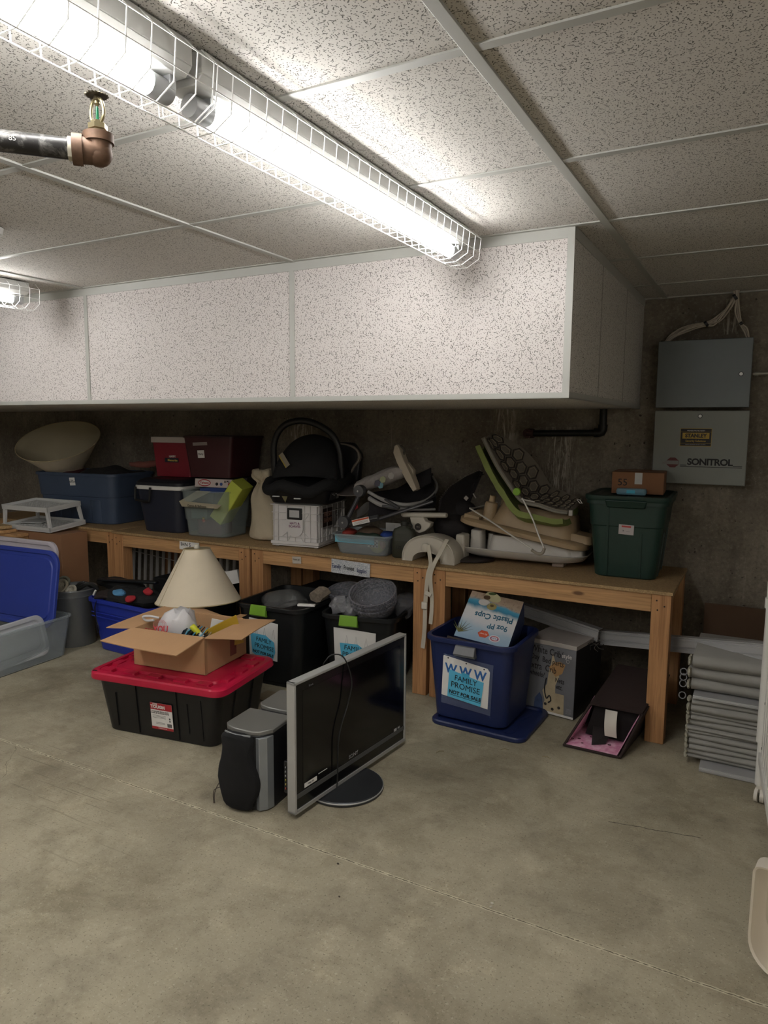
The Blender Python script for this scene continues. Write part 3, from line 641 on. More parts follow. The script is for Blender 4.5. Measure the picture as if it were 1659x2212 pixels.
m.tube(hp, .0165, 12, smooth=5, flat=1.25); m.build('carry_handle', shell, o, smooth=60)
for s in (-1, 1):
    m = MB(); m.box(s*.232-.006, s*.232+.006, -.035, -.015, .17, .20); m.build('handle_release', mat('b4b2af', .4), o)
m = MB(); m.loft([[Vector((x, y, z)) for x, y, z in ((-.10, .19, .12), (.27, .19, .12), (.27, .27, .12), (-.10, .27, .12))], [Vector((x, y, z)) for x, y, z in ((-.10, .22, .30), (.285, .22, .30), (.285, .27, .30), (-.10, .27, .30))], [Vector((x, y, z)) for x, y, z in ((-.04, .225, .385), (.23, .225, .375), (.23, .27, .375), (-.04, .27, .385))]]); m.build('backrest_shell', shell, o, bev=.015)
m = MB(); m.tube([(.0, .205, .378), (.12, .205, .372), (.235, .205, .345), (.275, .2, .28), (.235, .2, .215), (.21, .2, .16)], [.008, .012, .016, .022, .018, .01], 8, smooth=4, flat=.5); m.build('inner_padding', mat('8f8578', .9), o, label='beige edge of the inner padding')
for x, z in ((-.13, .055), (.01, .045)): m = MB(); m.box(x-.022, x+.022, -.238, -.225, z-.003, z+.003); m.build('slot_clip', mat('c9c9c8', .3), o)
pm = FR((.212, -.12, .06), (.1, 1, 0), (.25, 0, 1)); m = MB(); plate(m, .14, .05, pm); m.build('safety_label', mat('2c2c2e', .5), o)
for i in range(4): m = MB(); plate(m, .018, .004, pm @ T(-.04+.024*i, .012-.008*(i % 2), .001)); m.build('label_print', mat('a5a5a5', .5), o)
m = MB(); plate(m, .028, .03, pm @ T(.045, -.006, .001)); m.build('label_block', mat('7b7a76', .6), o)
m = MB(); m.prism([(-.018, .012), (.018, .012), (0, -.03)], .002, FR((-.075, -.224, .045), (1, 0, 0), (0, -.3, 1))); m.build('yellow_tag', mat('726b4b', .6), o)

# -- folded baby swing
gm = mat('4a4a4c', .45, .2); lg = mat('8f8d8b', .5); dkf = mat('1d1a1e', .9, bump=.2, bs=300); pale = mat('a19b97', .85, vary=.15, vs=30)
o = thing('baby_swing', 'folded grey baby swing with dark mesh seat and jointed arm', 'baby swing', (-2.0, 3.75, BT+.1), 0)
def wb(m, name, mt, **k): return m.build(name, mt, o, world=True, **k)
A1, A2 = P(781, 1060, 3.60), P(748, 1127, 3.56)
m = MB(); d = (A2-A1); m.tube([A1, A1+d*.5, A2], [.022, .018, .022], 12, flat=.7); wb(m, 'jointed_arm', gm)
for p, r in ((A1, .034), (A2, .036)):
    m = MB(); m.lathe([(r, -.022), (r*1.06, -.012), (r*1.06, .012), (r, .022), (r*.5, .023)], 28, FR(p+Vector((0, -.018, 0)), (1, 0, 0), (0, 0, 1))); h = wb(m, 'pivot_hub', gm)
    m = MB(); m.lathe([(.006, 0), (.006, .004)], 12, FR(p+Vector((0, -.042, 0)), (1, 0, 0), (0, 0, 1))); m.build('bolt', mat('c0c0c0', .3, .8), h, world=True)
m = MB(); m.tube([P(745, 1135, 3.56), P(722, 1137, 3.56)], [.012, .006], 8); wb(m, 'foot_tip', mat('77777a', .4, .5))
a, b = P(757, 1132, 3.55), P(818, 1118, 3.55); m = MB(); m.tube([a, b], .022, 4, flat=.9); wb(m, 'control_box', gm, bev=.004)
dr = (b-a).normalized(); pm = FR((a+b)/2+Vector((-.01, -.026, .0)), dr, (0, 0, 1)); m = MB(); plate(m, .118, .034, pm); wb(m, 'warning_label', M_PAPER); m = MB(); plate(m, .116, .009, pm @ T(0, .010, .001)); wb(m, 'orange_stripe', mat('c2502a', .5))
for i in range(3): m = MB(); plate(m, .10, .0016, pm @ T(0, -.002-.005*i, .001)); wb(m, 'print_line', mat('7d7d7d', .6))
m = MB(); m.tube([P(815, 1122, 3.56), P(870, 1104, 3.62), P(935, 1083, 3.72)], .0105, 10, smooth=3); wb(m, 'support_tube', mat('5a5a5e', .3, .6))
m = MB(); m.tube([P(795, 1062, 3.60), P(820, 1076, 3.60), P(850, 1087, 3.62), P(885, 1090, 3.66), P(918, 1082, 3.74), P(940, 1064, 3.84), P(944, 1048, 3.92), P(935, 1030, 3.98)], [.008, .010, .009, .008, .008, .007], 8, smooth=5, flat=1.3); wb(m, 'seat_hoop', lg)
m = MB(); m.tube([P(797, 1076, 3.60), P(822, 1090, 3.60), P(860, 1098, 3.64), P(900, 1101, 3.70), P(940, 1100, 3.78)], [.012, .010, .006], 8, smooth=5, flat=1.2); wb(m, 'lower_hoop', lg)
m = MB(); m.tube([P(832, 1078, 3.595), P(850, 1090, 3.6), P(862, 1098, 3.6)], [.014, .018, .014], 8, smooth=3, flat=.6); m.tube([P(826, 1093, 3.595), P(862, 1098, 3.6)], .008, 8); wb(m, 'hoop_bracket', gm)
# dark fabric basin below/behind the hoop
N = [P(795, 1066, 3.62), P(850, 1088, 3.64), P(900, 1090, 3.68), P(940, 1070, 3.80)]; Fa = [P(812, 1062, 3.95), P(858, 1055, 3.98), P(900, 1030, 4.02), P(935, 1022, 4.04)]
def lerp4(L4, u):
    s = u*3; i = min(int(s), 2); return L4[i].lerp(L4[i+1], s-i)
m = MB(); m.surf(lambda u, v: lerp4(N, u).lerp(lerp4(Fa, u), v)+Vector((0, 0, -.05*math.sin(PI*v)*math.sin(PI*u))), 16, 10, .006); wb(m, 'mesh_seat', dkf)
m = MB(); m.surf(lambda u, v: lerp4(N, u).lerp(lerp4([P(790, 1125, 3.62), P(820, 1112, 3.68), P(880, 1106, 3.76), P(935, 1102, 3.84)], u), v)+Vector((0, .03*math.sin(PI*v), 0)), 16, 8, .006); wb(m, 'fabric_skirt', dkf)
m = MB(); m.surf(lambda u, v: P(772+u*60, 1120-u*38-v*22*math.sin(PI*min(u+.25, 1)), 3.66+.03*v), 10, 6, .004); m.jitter(.01, 18); wb(m, 'grey_pouch', mat('55524f', .9))
m = MB(); m.surf(lambda u, v: P(893+u*38, 1060-u*18-v*32, 3.80+.1*v), 8, 6, .004); wb(m, 'hood_cloth', dkf)
m = MB(); m.surf(lambda u, v: P(728+u*60, (1046+8*v)+(16*v*v)*(1-.3*u)+4*math.sin(PI*u)*v, 3.92-.26*v+.02*u), 12, 10, .005); wb(m, 'grey_tray', mat('76706d', .5))
R = []
for i in range(13):
    u = i/12; c = P(770+u*106, 1050-u*32, 3.74+.06*u); r = .030+.028*math.sin(PI*u*.9)
    R.append([c+Vector((0, 0, 0))+(Vector((.25, 0, .95))*math.cos(2*PI*k/16)+Vector((0, 1, 0))*math.sin(2*PI*k/16))*r*(1+.08*math.sin(3*k+i)) for k in range(16)])
m = MB(); m.loft(R); m.jitter(.006, 20); wb(m, 'rolled_cover', pale, smooth=60)
for i, (x, y, c) in enumerate(((815, 1044, '5b5963'), (827, 1036, '9fa382'), (822, 1048, '6f95a0'), (845, 1028, 'aaa6a2'))):
    m = MB(); m.prism([(.022*math.cos(a), .022*math.sin(a)) for a in [2*PI*k/6 for k in range(6)]], .0015, FR(P(x, y, 3.70-.01*(i == 3)), (1, 0, .3), (-.1, .1, 1))); wb(m, 'hexagon_patch', mat(c, .8))
m = MB(); m.prism([(-.02, -.02), (.012, .03), (.02, .0)], .003, FR(P(768, 1097, 3.6), (1, 0, .1), (0, 0, 1))); wb(m, 'red_tag', mat('b0343a', .6))
# -- cream plastic tray arm leaning
cream = mat('b9ae9b', .45, vary=.05)
o = thing('plastic_tray_arm', 'cream plastic arm leaning up in the baby swing', 'plastic arm', tuple(P(893, 1058, 3.78)))
m = MB(); c = [P(852, 963, 3.76), P(849, 978, 3.76), P(857, 1000, 3.76), P(875, 1035, 3.76), P(892, 1062, 3.76), P(900, 1057, 3.76), P(888, 1028, 3.76), P(872, 995, 3.76), P(862, 968, 3.76), P(857, 960, 3.76)]
m.loft([c, [p+Vector((.004, .05, 0)) for p in c]]); m.build('arm_panel', cream, o, world=True, bev=.003)
c = [P(868, 1002, 3.79), P(880, 999, 3.79), P(893, 1015, 3.79), P(893, 1025, 3.79), P(903, 1052, 3.79), P(896, 1056, 3.79)]; m = MB(); m.loft([c, [p+Vector((0, .03, 0)) for p in c]]); m.build('cover_plate', cream, o, world=True, bev=.002)
m = MB(); m.box(-.012, .012, -.01, .01, 0, .05, T(*P(872, 995, 3.8)) @ RY(-20)); m.tube([P(856, 962, 3.79), P(866, 964, 3.79), P(874, 972, 3.79), P(870, 986, 3.79), P(874, 990, 3.79)], .008, 6, smooth=3); m.build('latch_mechanism', mat('4b463e', .6), o, world=True)

# -- shallow clear bin with toys
SX_, SY_, SR = -2.07, 3.655, 5
o = thing('clear_bin', 'shallow clear plastic bin of toys between the crate and the canteen', 'storage bin', (SX_, SY_, BT), SR)
tote_body('bin_body', .31, .26, .365, .31, .122, .04, CLEAR2, o, t=.003, rim=.012, lip=.008)
L = T(SX_, SY_, BT) @ RZ(SR)
def inner(name, label, cat, mb, mt, M, **k):
    ob = mb.build(name, mt, None, **k); ob.matrix_world = M; return tag(ob, label, cat)
inner('blue_card', 'pale blue card standing along the front of the shallow clear bin', 'card', MB().box(-.165, .09, 0, .002, 0, .045), mat('5f9db0', .7), L @ T(0, -.146, .07))
m = MB(); m.use(0).ball((0, 0, 0), .045, .04, .042, 24); 
o = thing('soft_ball', 'yellow and checked soft ball in the shallow clear bin', 'toy', M=L @ T(.085, -.085, .052))
m.build('ball_body', mat('b9b24a', .8), o)
m = MB(); 
for i in range(6):
    for j in range(4):
        if (i+j) % 2: m.box(-.03+i*.01, -.02+i*.01, -.0415, -.0405, .0+j*.01, .01+j*.01, T(-.012, 0, .0) )
m.build('checked_print', M_INK, o); MB().box(-.045, .02, -.0405, -.036, -.002, .041).build('white_patch', M_WHITE, o)
m = MB(); m.ball((.035, -.012, .01), .022, .02, .026, 12); m.build('orange_side', mat('9c5a3c', .8), o)
for i, (nm, lb, c, x, y, z, s) in enumerate((('blue_pouch', 'blue pouch on top of the shallow clear bin', '23408a', .11, .02, .10, (.06, .07, .03)), ('woven_cloth', 'brown woven cloth on top of the shallow clear bin', '574535', 0, .0, .115, (.085, .08, .035)), ('red_toy', 'red toy at the left end of the shallow clear bin', '8f2f26', -.13, -.02, .105, (.04, .06, .03)), ('green_cloth', 'dark green cloth at the front of the shallow clear bin', '1f3226', .03, -.09, .10, (.10, .035, .03)))):
    m = MB(); m.ball((0, 0, 0), *s, 18); m.jitter(.012, 25, i); inner(nm, lb, 'toy' if 'toy' in nm else 'cloth', m, mat(c, .75, bump=.2), L @ T(x, y, z), smooth=60)
m = MB(); m.box(-.05, .05, -.002, .002, 0, .05); m.box(-.01, .01, -.004, .004, .01, .04); inner('white_card', 'white moulded insert at the back of the shallow clear bin', 'insert', m, M_WHITE, L @ T(.10, .12, .115))

# -- canteen
ol = mat('2d2e22', .6, vary=.12)
o = thing('canteen', 'olive plastic canteen marked US on the bench', 'canteen', (-1.805, 3.585, BT), 6)
m = MB(); R = [rr(.13, .06, .03, 0), rr(.145, .07, .034, .006), rr(.148, .072, .035, .10), rr(.148, .072, .035, .104), rr(.144, .07, .035, .108), rr(.144, .07, .035, .14), rr(.125, .06, .03, .165), rr(.07, .04, .02, .178), rr(.045, .04, .019, .182), rr(.04, .04, .019, .188)]
m.loft(R); m.build('canteen_body', ol, o, smooth=50)
m = MB(); m.lathe([(.021, .188), (.023, .19), (.023, .212), (.02, .215)], 20); m.build('screw_cap', mat('1f201a', .5), o)
m = MB(); m.tube([(.02, 0, .2), (.045, -.02, .205), (.06, -.03, .185), (.05, -.03, .172)], .004, 6, smooth=3); m.build('cap_strap', mat('1f201a', .5), o)
text('US', FR((-.02, -.0362, .062), (1, 0, 0), (0, 0, 1)), .028, mat('12120d', .6), o, bold=.0008, depth=.001)

# -- white high chair base with straps
wh = mat('b9b3a6', .4, vary=.05)
o = thing('high_chair', 'cream plastic high chair base with straps hanging over the bench edge', 'high chair', (-1.62, 3.62, BT), 0)
def dome(u, v):
    a = PI*u; b = math.radians(90*v); r = 1.0
    x = -.175*math.cos(a); return (x*(1-.1*math.sin(b)), -.12+.22*math.sin(b)*1.0, .0+.145*math.sin(a)**.6*(1-.0*v)*math.cos(b*.35))
m = MB(); out = []; 
n = 24; R1 = []; R2 = []
for i in range(n+1):
    a = PI*i/n; R1.append(Vector((-.165*math.cos(a), 0, .155*math.sin(a)**.75))); R2.append(Vector((-.09*math.cos(a)-.01, 0, .062*math.sin(a)**.8)))
poly = [R1[i] for i in range(n+1)]+[R2[i] for i in range(n, -1, -1)]
def arch(y, s): return [Vector((p.x*s, y, p.z*s)) for p in poly]
m.loft([arch(-.105, .93), arch(-.115, .98), arch(-.10, 1.0), arch(.02, .97), arch(.06, .9)]); m.build('arched_shell', wh, o, smooth=40, bev=.004)
m = MB(); m.box(.10, .155, .04, .13, 0, .15); m.build('rear_post', wh, o, bev=.012)
m = MB(); m.lathe([(.026, 0), (.024, .008), (.016, .012)], 20, FR((-.01, -.117, .085), (1, 0, 0), (0, 0, 1))); m.build('strap_boss', wh, o)
st = mat('b7b0a0', .85, vary=.06)
def strap(pts, wd, name, mt=None, par=None):
    m = MB(); pts = smoothpath(pts, 5); vs = []
    R = []
    for i, p in enumerate(pts):
        t_ = (pts[min(i+1, len(pts)-1)]-pts[max(i-1, 0)]).normalized(); n_ = Vector((0, -1, 0)); s_ = t_.cross(n_).normalized()
        n2 = s_.cross(t_)
        R.append([p+s_*wd/2+n2*.0012, p-s_*wd/2+n2*.0012, p-s_*wd/2-n2*.0012, p+s_*wd/2-n2*.0012])
    m.loft(R); return m.build(name, mt or st, par or o, world=True)
s_ = strap([P(925, 1178, 3.49), P(929, 1205, 3.45), P(930, 1222, 3.416), P(924, 1245, 3.414), P(919, 1300, 3.414), P(917, 1360, 3.412), P(913, 1400, 3.41)], .024, 'strap')
strap([P(966, 1165, 3.52), P(952, 1192, 3.47), P(938, 1218, 3.416), P(930, 1245, 3.411), P(933, 1300, 3.408), P(930, 1348, 3.405)], .022, 'strap')
m = MB(); c = P(917, 1308, 3.405); m.box(-.017, .017, -.006, .004, -.02, .02, T(*c)); m.build('buckle', mat('c3bdb0', .4), o, world=True, bev=.003)
m = MB(); c = P(925, 1283, 3.405); m.box(-.02, .02, -.005, .004, -.012, .012, T(*c) @ RY(20)); m.build('adjuster', mat('c3bdb0', .4), o, world=True, bev=.003)
# cream arm rail with round joint, lying on the base
o = thing('chair_bracket', 'cream high chair arm bar with a round joint above the straps', 'chair fitting', tuple(P(915, 1112, 3.66)))
m = MB(); m.tube([P(868, 1111, 3.66), P(872, 1112, 3.66), P(962, 1113, 3.66), P(965, 1113, 3.66)], [.012, .019, .019, .016], 12, flat=.8); m.build('arm_bar', wh, o, world=True)
m = MB(); c = [P(885, 1117, 3.63), P(889, 1135, 3.63), P(895, 1147, 3.63), P(905, 1152, 3.63), P(918, 1147, 3.63), P(928, 1138, 3.63), P(930, 1130, 3.63), P(918, 1126, 3.63), P(913, 1117, 3.63)]
m.loft([c, [p+Vector((0, .05, 0)) for p in c]]); m.build('joint_housing', wh, o, world=True, bev=.004)
m = MB(); m.lathe([(.021, 0), (.019, .005)], 24, FR(P(903, 1138, 3.628), (1, 0, 0), (0, 0, 1))); m.build('joint_disc', mat('2a2320', .4), o, world=True)
text('ultra', FR(P(903, 1138, 3.621), (1, 0, 0), (0, 0, 1)), .012, mat('a39a8c', .5), o, world=True)

# -- dark seat shell with dotted binding
df = mat('1c1718', .85, vary=.15, bump=.15, bs=200)
o = thing('booster_seat', 'dark brown fabric seat with pale dotted edge beside the bath tub', 'baby seat', (-1.55, 3.85, BT), 0)
m = MB(); Lb = [P(946, 1104, 3.72), P(952, 1076, 3.76), P(972, 1052, 3.84), P(1005, 1030, 3.94), P(1036, 1016, 4.0), P(1043, 1020, 4.0)]
Rb = [P(968, 1128, 3.80), P(985, 1118, 3.82), P(1003, 1105, 3.86), P(1016, 1085, 3.92), P(1030, 1052, 3.96), P(1042, 1024, 4.0)]
def l6(L6, u):
    s = u*5; i = min(int(s), 4); return L6[i].lerp(L6[i+1], s-i)
m.surf(lambda u, v: l6(Lb, u).lerp(l6(Rb, u), v)+Vector((0, .05*math.sin(PI*v)*math.sin(PI*u), 0)), 20, 8, .012); m.build('back_shell', df, o, world=True)
m = MB(); 
for i in range(26): 
    p = l6(Lb, .12+.86*i/26); m.ball(tuple(p+Vector((0, -.008, .003))), .0028, .0028, .0022, 6)
bd = m.build('dotted_binding', mat('9a9490', .8), o, world=True); bd['kind'] = 'stuff'
m = MB(); m.ball(tuple(P(978, 1140, 3.82)), .12, .10, .085, 20); m.jitter(.006, 8); m.build('seat_cushion', df, o, world=True, smooth=60)
m = MB(); m.ball(tuple(P(1000, 1115, 3.90)), .10, .08, .10, 18); m.jitter(.006, 8); m.build('side_wing', df, o, world=True, smooth=60)
for x, y in ((1007, 1076), (992, 1149)): m = MB(); m.box(-.011, .011, -.001, .001, -.011, .011, T(*P(x, y, 3.76)) @ RY(40)); m.build('care_tag', mat('a59e97', .7), o, world=True)
m = MB(); m.tube([P(1022, 1066, 3.84), P(1028, 1076, 3.84)], .004, 6); m.build('buckle_tip', mat('a59e97', .5), o, world=True)
m = MB(); m.lathe([(.17, 0), (.19, .006), (.19, .016), (.16, .02)], 40, T(-1.50, 3.72, BT) @ Matrix.Diagonal((1, .7, 1, 1))); tag(m.build('round_base', mat('241c1c', .4), None), 'flat dark round base under the dark brown seat', 'base')
m = MB(); m.surf(lambda u, v: P(1000+u*28, 1168-10*math.sin(PI*u)-v*18, 3.80+.06*v), 8, 6, .006); m.jitter(.012, 25); tag(m.build('grey_cloth', mat('2c2a2a', .9), None), 'crumpled dark grey cloth left of the white bath base', 'cloth')

# -- white base under the baby bath
wt = mat('c0bcb4', .4, vary=.04)
o = thing('bath_base', 'white plastic base under the tan baby bath', 'baby bath base', (-1.195, 3.86, BT+.022), 3)
def bring(w, d, z, cx=0, tl=.055, r=.12): return [Vector((p.x+cx, p.y, z+tl*max(0, (-(p.x)/(w/2)-.35))**1.6)) for p in rr(w, d, r, 0, 8)]
m = MB(); m.loft([bring(.62, .26, .0, .01, .02), bring(.72, .32, .012), bring(.775, .36, .045), bring(.765, .35, .048), bring(.70, .30, .022, 0, .04)]); m.build('dish', wt, o)
m = MB(); m.loft([rr(.50, .26, .05, .02, 6, .08), rr(.47, .24, .05, .10, 6, .08), rr(.46, .22, .05, .125, 6, .08)]); m.build('raised_platform', wt, o)
m = MB(); m.loft([rr(.075, .10, .02, .02, 5, -.235, -.07), rr(.068, .09, .02, .145, 5, -.235, -.07), rr(.06, .08, .02, .15, 5, -.235, -.07)]); m.build('bottle_post', wt, o)
m = MB(); m.loft([rr(.16, .20, .03, .02, 5, -.11, .03), rr(.15, .18, .03, .125, 5, -.11, .03)]); m.build('rear_block', wt, o)
m = MB(); m.loft([rr(.11, .14, .02, .03, 5, .31, -.05), rr(.10, .13, .02, .075, 5, .31, -.05)]); m.build('end_block', wt, o)
m = MB(); m.box(.20, .265, -.12, .0, -.022, .001); m.build('rubber_foot', mat('8f7f72', .7), o, bev=.006); m = MB(); m.box(-.2, -.14, -.1, .05, -.022, .002); m.build('rubber_foot', mat('8f7f72', .7), o, bev=.006)
# -- tan baby bath
tan = mat('a08a6b', .45, vary=.06)
o = thing('baby_bath', 'tan plastic baby bath resting upside down on the white base', 'baby bath', M=T(-1.165, 3.86, BT+.185) @ RZ(3) @ RY(9.5))
m = MB(); m.loft([rr(.70, .36, .10, -.03, 8), rr(.73, .39, .11, -.022, 8), rr(.73, .39, .11, .0, 8), rr(.70, .36, .10, .012, 8), rr(.60, .31, .09, .014, 8)]); m.build('rim_flange', tan, o)
m = MB(); m.loft([rr(.50, .30, .09, .012, 8, .045), rr(.46, .27, .09, .06, 8, .05), rr(.42, .24, .085, .125, 8, .055), rr(.40, .22, .08, .138, 8, .055)]); m.build('tub_body', tan, o)
m = MB(); m.loft([rr(.13, .17, .03, .01, 5, .315, -.04), rr(.12, .15, .03, .045, 5, .31, -.04), rr(.11, .14, .03, .05, 5, .31, -.04)]); m.build('end_step', tan, o)
m = MB()
for k in range(9): m.box(-.33, -.24, -.15+k*.035-.008, -.15+k*.035+.008, .005, .03, T(0, 0, 0))
m.build('ridged_tray', tan, o, bev=.003)
for x, y, hh in ((-.205, -.09, .155), (-.15, .04, .19)):
    m = MB(); m.lathe([(.038, .0), (.036, hh-.05), (.032, hh-.04), (.018, hh-.035), (.018, hh-.002), (.016, hh)], 18, T(x, y, 0)); m.build('bottle_post', tan, o)
m = MB(); m.loft([rr(.10, .12, .03, .012, 5, -.11, .06), rr(.09, .10, .03, .11, 5, -.10, .06)]); m.build('side_hump', tan, o)

# -- bouncer seat
hexa = mat('7d7569', .9, vary=.1, vs=20); green = mat('7f8a4c', .85, vary=.12, bump=.2, bs=60)
o = thing('bouncer_seat', 'baby bouncer seat with grey hexagon pad and green back on the tan bath', 'baby bouncer', tuple(P(1175, 1090, 3.75)))
NN = [P(1047, 948, 3.66), P(1075, 1005, 3.64), P(1104, 1050, 3.62), P(1130, 1083, 3.62), P(1165, 1092, 3.62), P(1200, 1104, 3.64), P(1226, 1108, 3.66)]
FF = [P(1062, 938, 3.90), P(1120, 965, 3.95), P(1160, 1005, 3.98), P(1190, 1052, 3.98), P(1212, 1063, 3.96), P(1236, 1074, 3.94), P(1256, 1082, 3.90)]
NS, FS = smoothpath(NN, 4), smoothpath(FF, 4)
def bp(u, v):
    s = u*(len(NS)-1); i = min(int(s), len(NS)-2); a = NS[i].lerp(NS[i+1], s-i); b = FS[i].lerp(FS[i+1], s-i)
    e = math.sin(PI*min(max(v, 0), 1)); q = a.lerp(b, v); q += Vector((-.02, .0, -.035))*e*math.sin(PI*min(u*.9+.1, 1)); return q
m = MB(); m.surf(lambda u, v: bp(u, v)+Vector((.0, 0, .012)), 30, 12, .022); m.build('padded_cover', hexa, o, world=True, smooth=60)
m = MB(); rows = 0
dark = mat('453e38', .9); lt = mat('a39882', .9)
for i in range(13):
    for j in range(3):
        cu = .06+i*.073; cv = .2+j*.30+(.15 if i % 2 else 0)
        if cv > .9: continue
        for rad, mi in ((.034, 0), (.024, 1)):
            pts = []
            for k in range(6):
                a = PI/3*k; u = cu+rad*1.18*math.cos(a)*1.0; v = cv+rad*4.3*math.sin(a)
                u = min(max(u, .01), .99); v = min(max(v, .02), .98)
                pts.append(bp(u, v)+Vector((.004, -.002, .0145)))
            m.use(mi); m.tube(pts, .0035 if mi == 0 else .0025, 5, closed=True)
m.build('hexagon_quilting', [dark, lt], o, world=True)
m = MB(); m.surf(lambda u, v: bp(u, v)+Vector((-.024, -.006, -.030-.034*math.sin(PI*v)-.018*math.sin(PI*u))), 30, 10, .030); m.jitter(.004, 30); m.build('green_back', green, o, world=True, smooth=60)
m = MB(); m.tube([bp(u/30, 0)+Vector((-.003, -.003, .0)) for u in range(31)], .006, 6); m.build('edge_piping', mat('8c8a80', .8), o, world=True)
m = MB(); m.lathe([(.021, 0), (.0215, .008), (.019, .014)], 24, FR(P(1117, 1062, 3.60), (1, 0, 0), (0, 0, 1))); m.build('green_hub', mat('7fae2e', .4), o, world=True)
wr = mat('c2beb6', .35, .2)
m = MB(); m.tube([P(1128, 1076, 3.61), P(1150, 1120, 3.60), P(1163, 1155, 3.59), P(1174, 1182, 3.58), P(1173, 1192, 3.575), P(1160, 1193, 3.57), P(1110, 1160, 3.58), P(1060, 1126, 3.60), P(1015, 1098, 3.64)], .0048, 8, smooth=4); m.tube([P(1015, 1098, 3.64), P(1030, 1096, 3.9), P(1075, 1085, 3.98)], .0048, 8, smooth=3); m.build('wire_frame', wr, o, world=True)
m = MB(); m.tube([P(1148, 1188, 3.57), P(1162, 1196, 3.568), P(1172, 1194, 3.57), P(1176, 1184, 3.577)], .0085, 8, smooth=4); m.build('frame_sleeve', mat('8d8476', .7), o, world=True)
m = MB(); m.tube([P(1125, 1078, 3.61), P(1155, 1084, 3.61)], .004, 6); m.build('cross_wire', wr, o, world=True)
m = MB(); c = P(1252, 1084, 3.70); m.tube([c+Vector((x, 0, z)) for x, z in ((-.014, .012), (.002, .010), (.014, -.008), (.0, -.006))], .0025, 5, closed=True); m.build('strap_ring', M_WHITE, o, world=True)
m = MB(); m.box(-.01, .01, -.01, .01, -.015, .015, T(*P(1233, 1108, 3.68))); m.build('white_clip', mat('b8b4ac', .5), o, world=True, bev=.003)

# -- green tote with box and case on top
gt = mat('14312a', .42, vary=.1)
GX, GY, GRO = -.600, 3.84, 2
o = thing('storage_tote', 'dark green lidded storage tote at the right end of the bench', 'storage bin', (GX, GY, BT), GRO)
a_ = (.30, .38, .375, .45)
tote_body('tote_body', *a_, .405, .05, gt, o, rim=.012, lip=.03, band=(.70, .004), ribs=[('f', -.085, .012, .02, .98, .004), ('f', .075, .012, .02, .62, .004), ('r', -.1, .012, .02, .62, .004), ('r', .1, .012, .02, .62, .004)])
MB().loft([rr(.405, .48, .06, .393), rr(.412, .487, .06, .400), rr(.412, .487, .06, .418), rr(.38, .455, .05, .421), rr(.36, .43, .05, .412)]).build('lid', gt, o)
m = MB(); m.loft([[Vector((x, y, z)) for x, y, z in ((-.09, -.24, .36), (.09, -.24, .36), (.09, -.205, .36), (-.09, -.205, .36))], [Vector((x, y, z)) for x, y, z in ((-.10, -.256, .40), (.10, -.256, .40), (.10, -.22, .40), (-.10, -.22, .40))]]); m.build('handle', gt, o, bev=.006)
pm = face(*a_, .405, 'f', .62, .005, .006, -2); paper('paper_label', .072, .05, pm, mat('b5aeae', .7), o, label='white label with red heading'); m = MB(); plate(m, .045, .008, pm @ T(0, .016, .0015)); m.build('red_heading', mat('b0443f', .6), o)
text('x  .....', pm @ T(0, -.004, .002), .016, M_INK, o, wob=.1)
o = thing('cardboard_box', 'small taped cardboard box marked 55 on the green tote', 'box', (-.572, 3.87, BT+.4215), 4)
MB().box(-.125, .125, -.13, .13, 0, .11).build('carton', mat('7d573b', .85, vary=.1), o, bev=.002)
MB().box(-.126, .126, -.012, .012, .1102, .1112).build('packing_tape', mat('6a4a36', .3), o)
fm = FR((0, -.1306, 0), (1, 0, 0), (0, 0, 1)); text('55', fm @ T(-.072, .056, 0), .05, M_INK, o, bold=.0002)
m = MB(); m.prism([(-.014, .05), (.022, .05), (.022, .108), (-.014, .108)], .001, fm @ T(0, 0, 0)); m.build('white_label', mat('b9b9b7', .6), o)
o = thing('pencil_case', 'small blue clear-lidded case in front of the box marked 55', 'case', (-.583, 3.70, BT+.4215), 2)
MB().loft([rr(.135, .055, .012, 0), rr(.145, .062, .014, .008), rr(.145, .062, .014, .02), rr(.135, .055, .012, .03)]).build('case_body', mat('7ba6b8', .25, alpha=.6, vary=.03), o)
MB().box(-.055, .05, -.02, .02, .006, .022).build('blue_insert', mat('2f7fa3', .4), o); MB().box(-.02, .02, -.034, -.03, .008, .024).build('latch', mat('39a0c0', .3), o)

# -- signs on the bench rails (stuck to the benches, so their parts)
def wsign(b, p, w, h, m, name, label, tilt=0):
    M = FR(p, (1, 0, 0), (0, 0, 1)) @ RZ(tilt); paper(name, w, h, M, m, b, label=label, wav=.0015, world=True); return M
spk = NT('speckled_paper'); v = spk.coord(); n_ = spk.noise(v, 260, 3); spk.set(spk.b.inputs['Base Color'], spk.mix(spk.ramp(n_, [(.44, 0.0), (.56, 1.0)]), srgb('8e9499'), srgb('c9cbcc'))); spk.b.inputs['Roughness'].default_value = .8
YF = 3.434
M = wsign(b2, tuple(P(757, 1227, YF)), .262, .082, spk.m, 'handwritten_sign', 'speckled grey paper sign reading Family Promise Supplies', -1.2)
inkb = mat('26305f', .6)
text('Family', M @ T(-.125, -.012, .003), .038, inkb, b2, align='LEFT', wob=.06, world=True, sx=.62, cy=False); text('Promise', M @ T(-.044, -.014, .003), .038, M_INK, b2, align='LEFT', wob=.06, world=True, sx=.56, cy=False); text('Supplies', M @ T(.044, -.018, .003), .036, inkb, b2, align='LEFT', wob=.06, world=True, sx=.56, cy=False)
M = wsign(b3, tuple(P(409, 1179, YF)), .175, .062, M_PAPER, 'handwritten_sign', 'white paper sign reading IHN partly behind the lampshade', -1)
text('IHN S', M @ T(-.075, -.006, .003), .036, M_INK, b3, align='LEFT', wob=.05, world=True, cy=False)
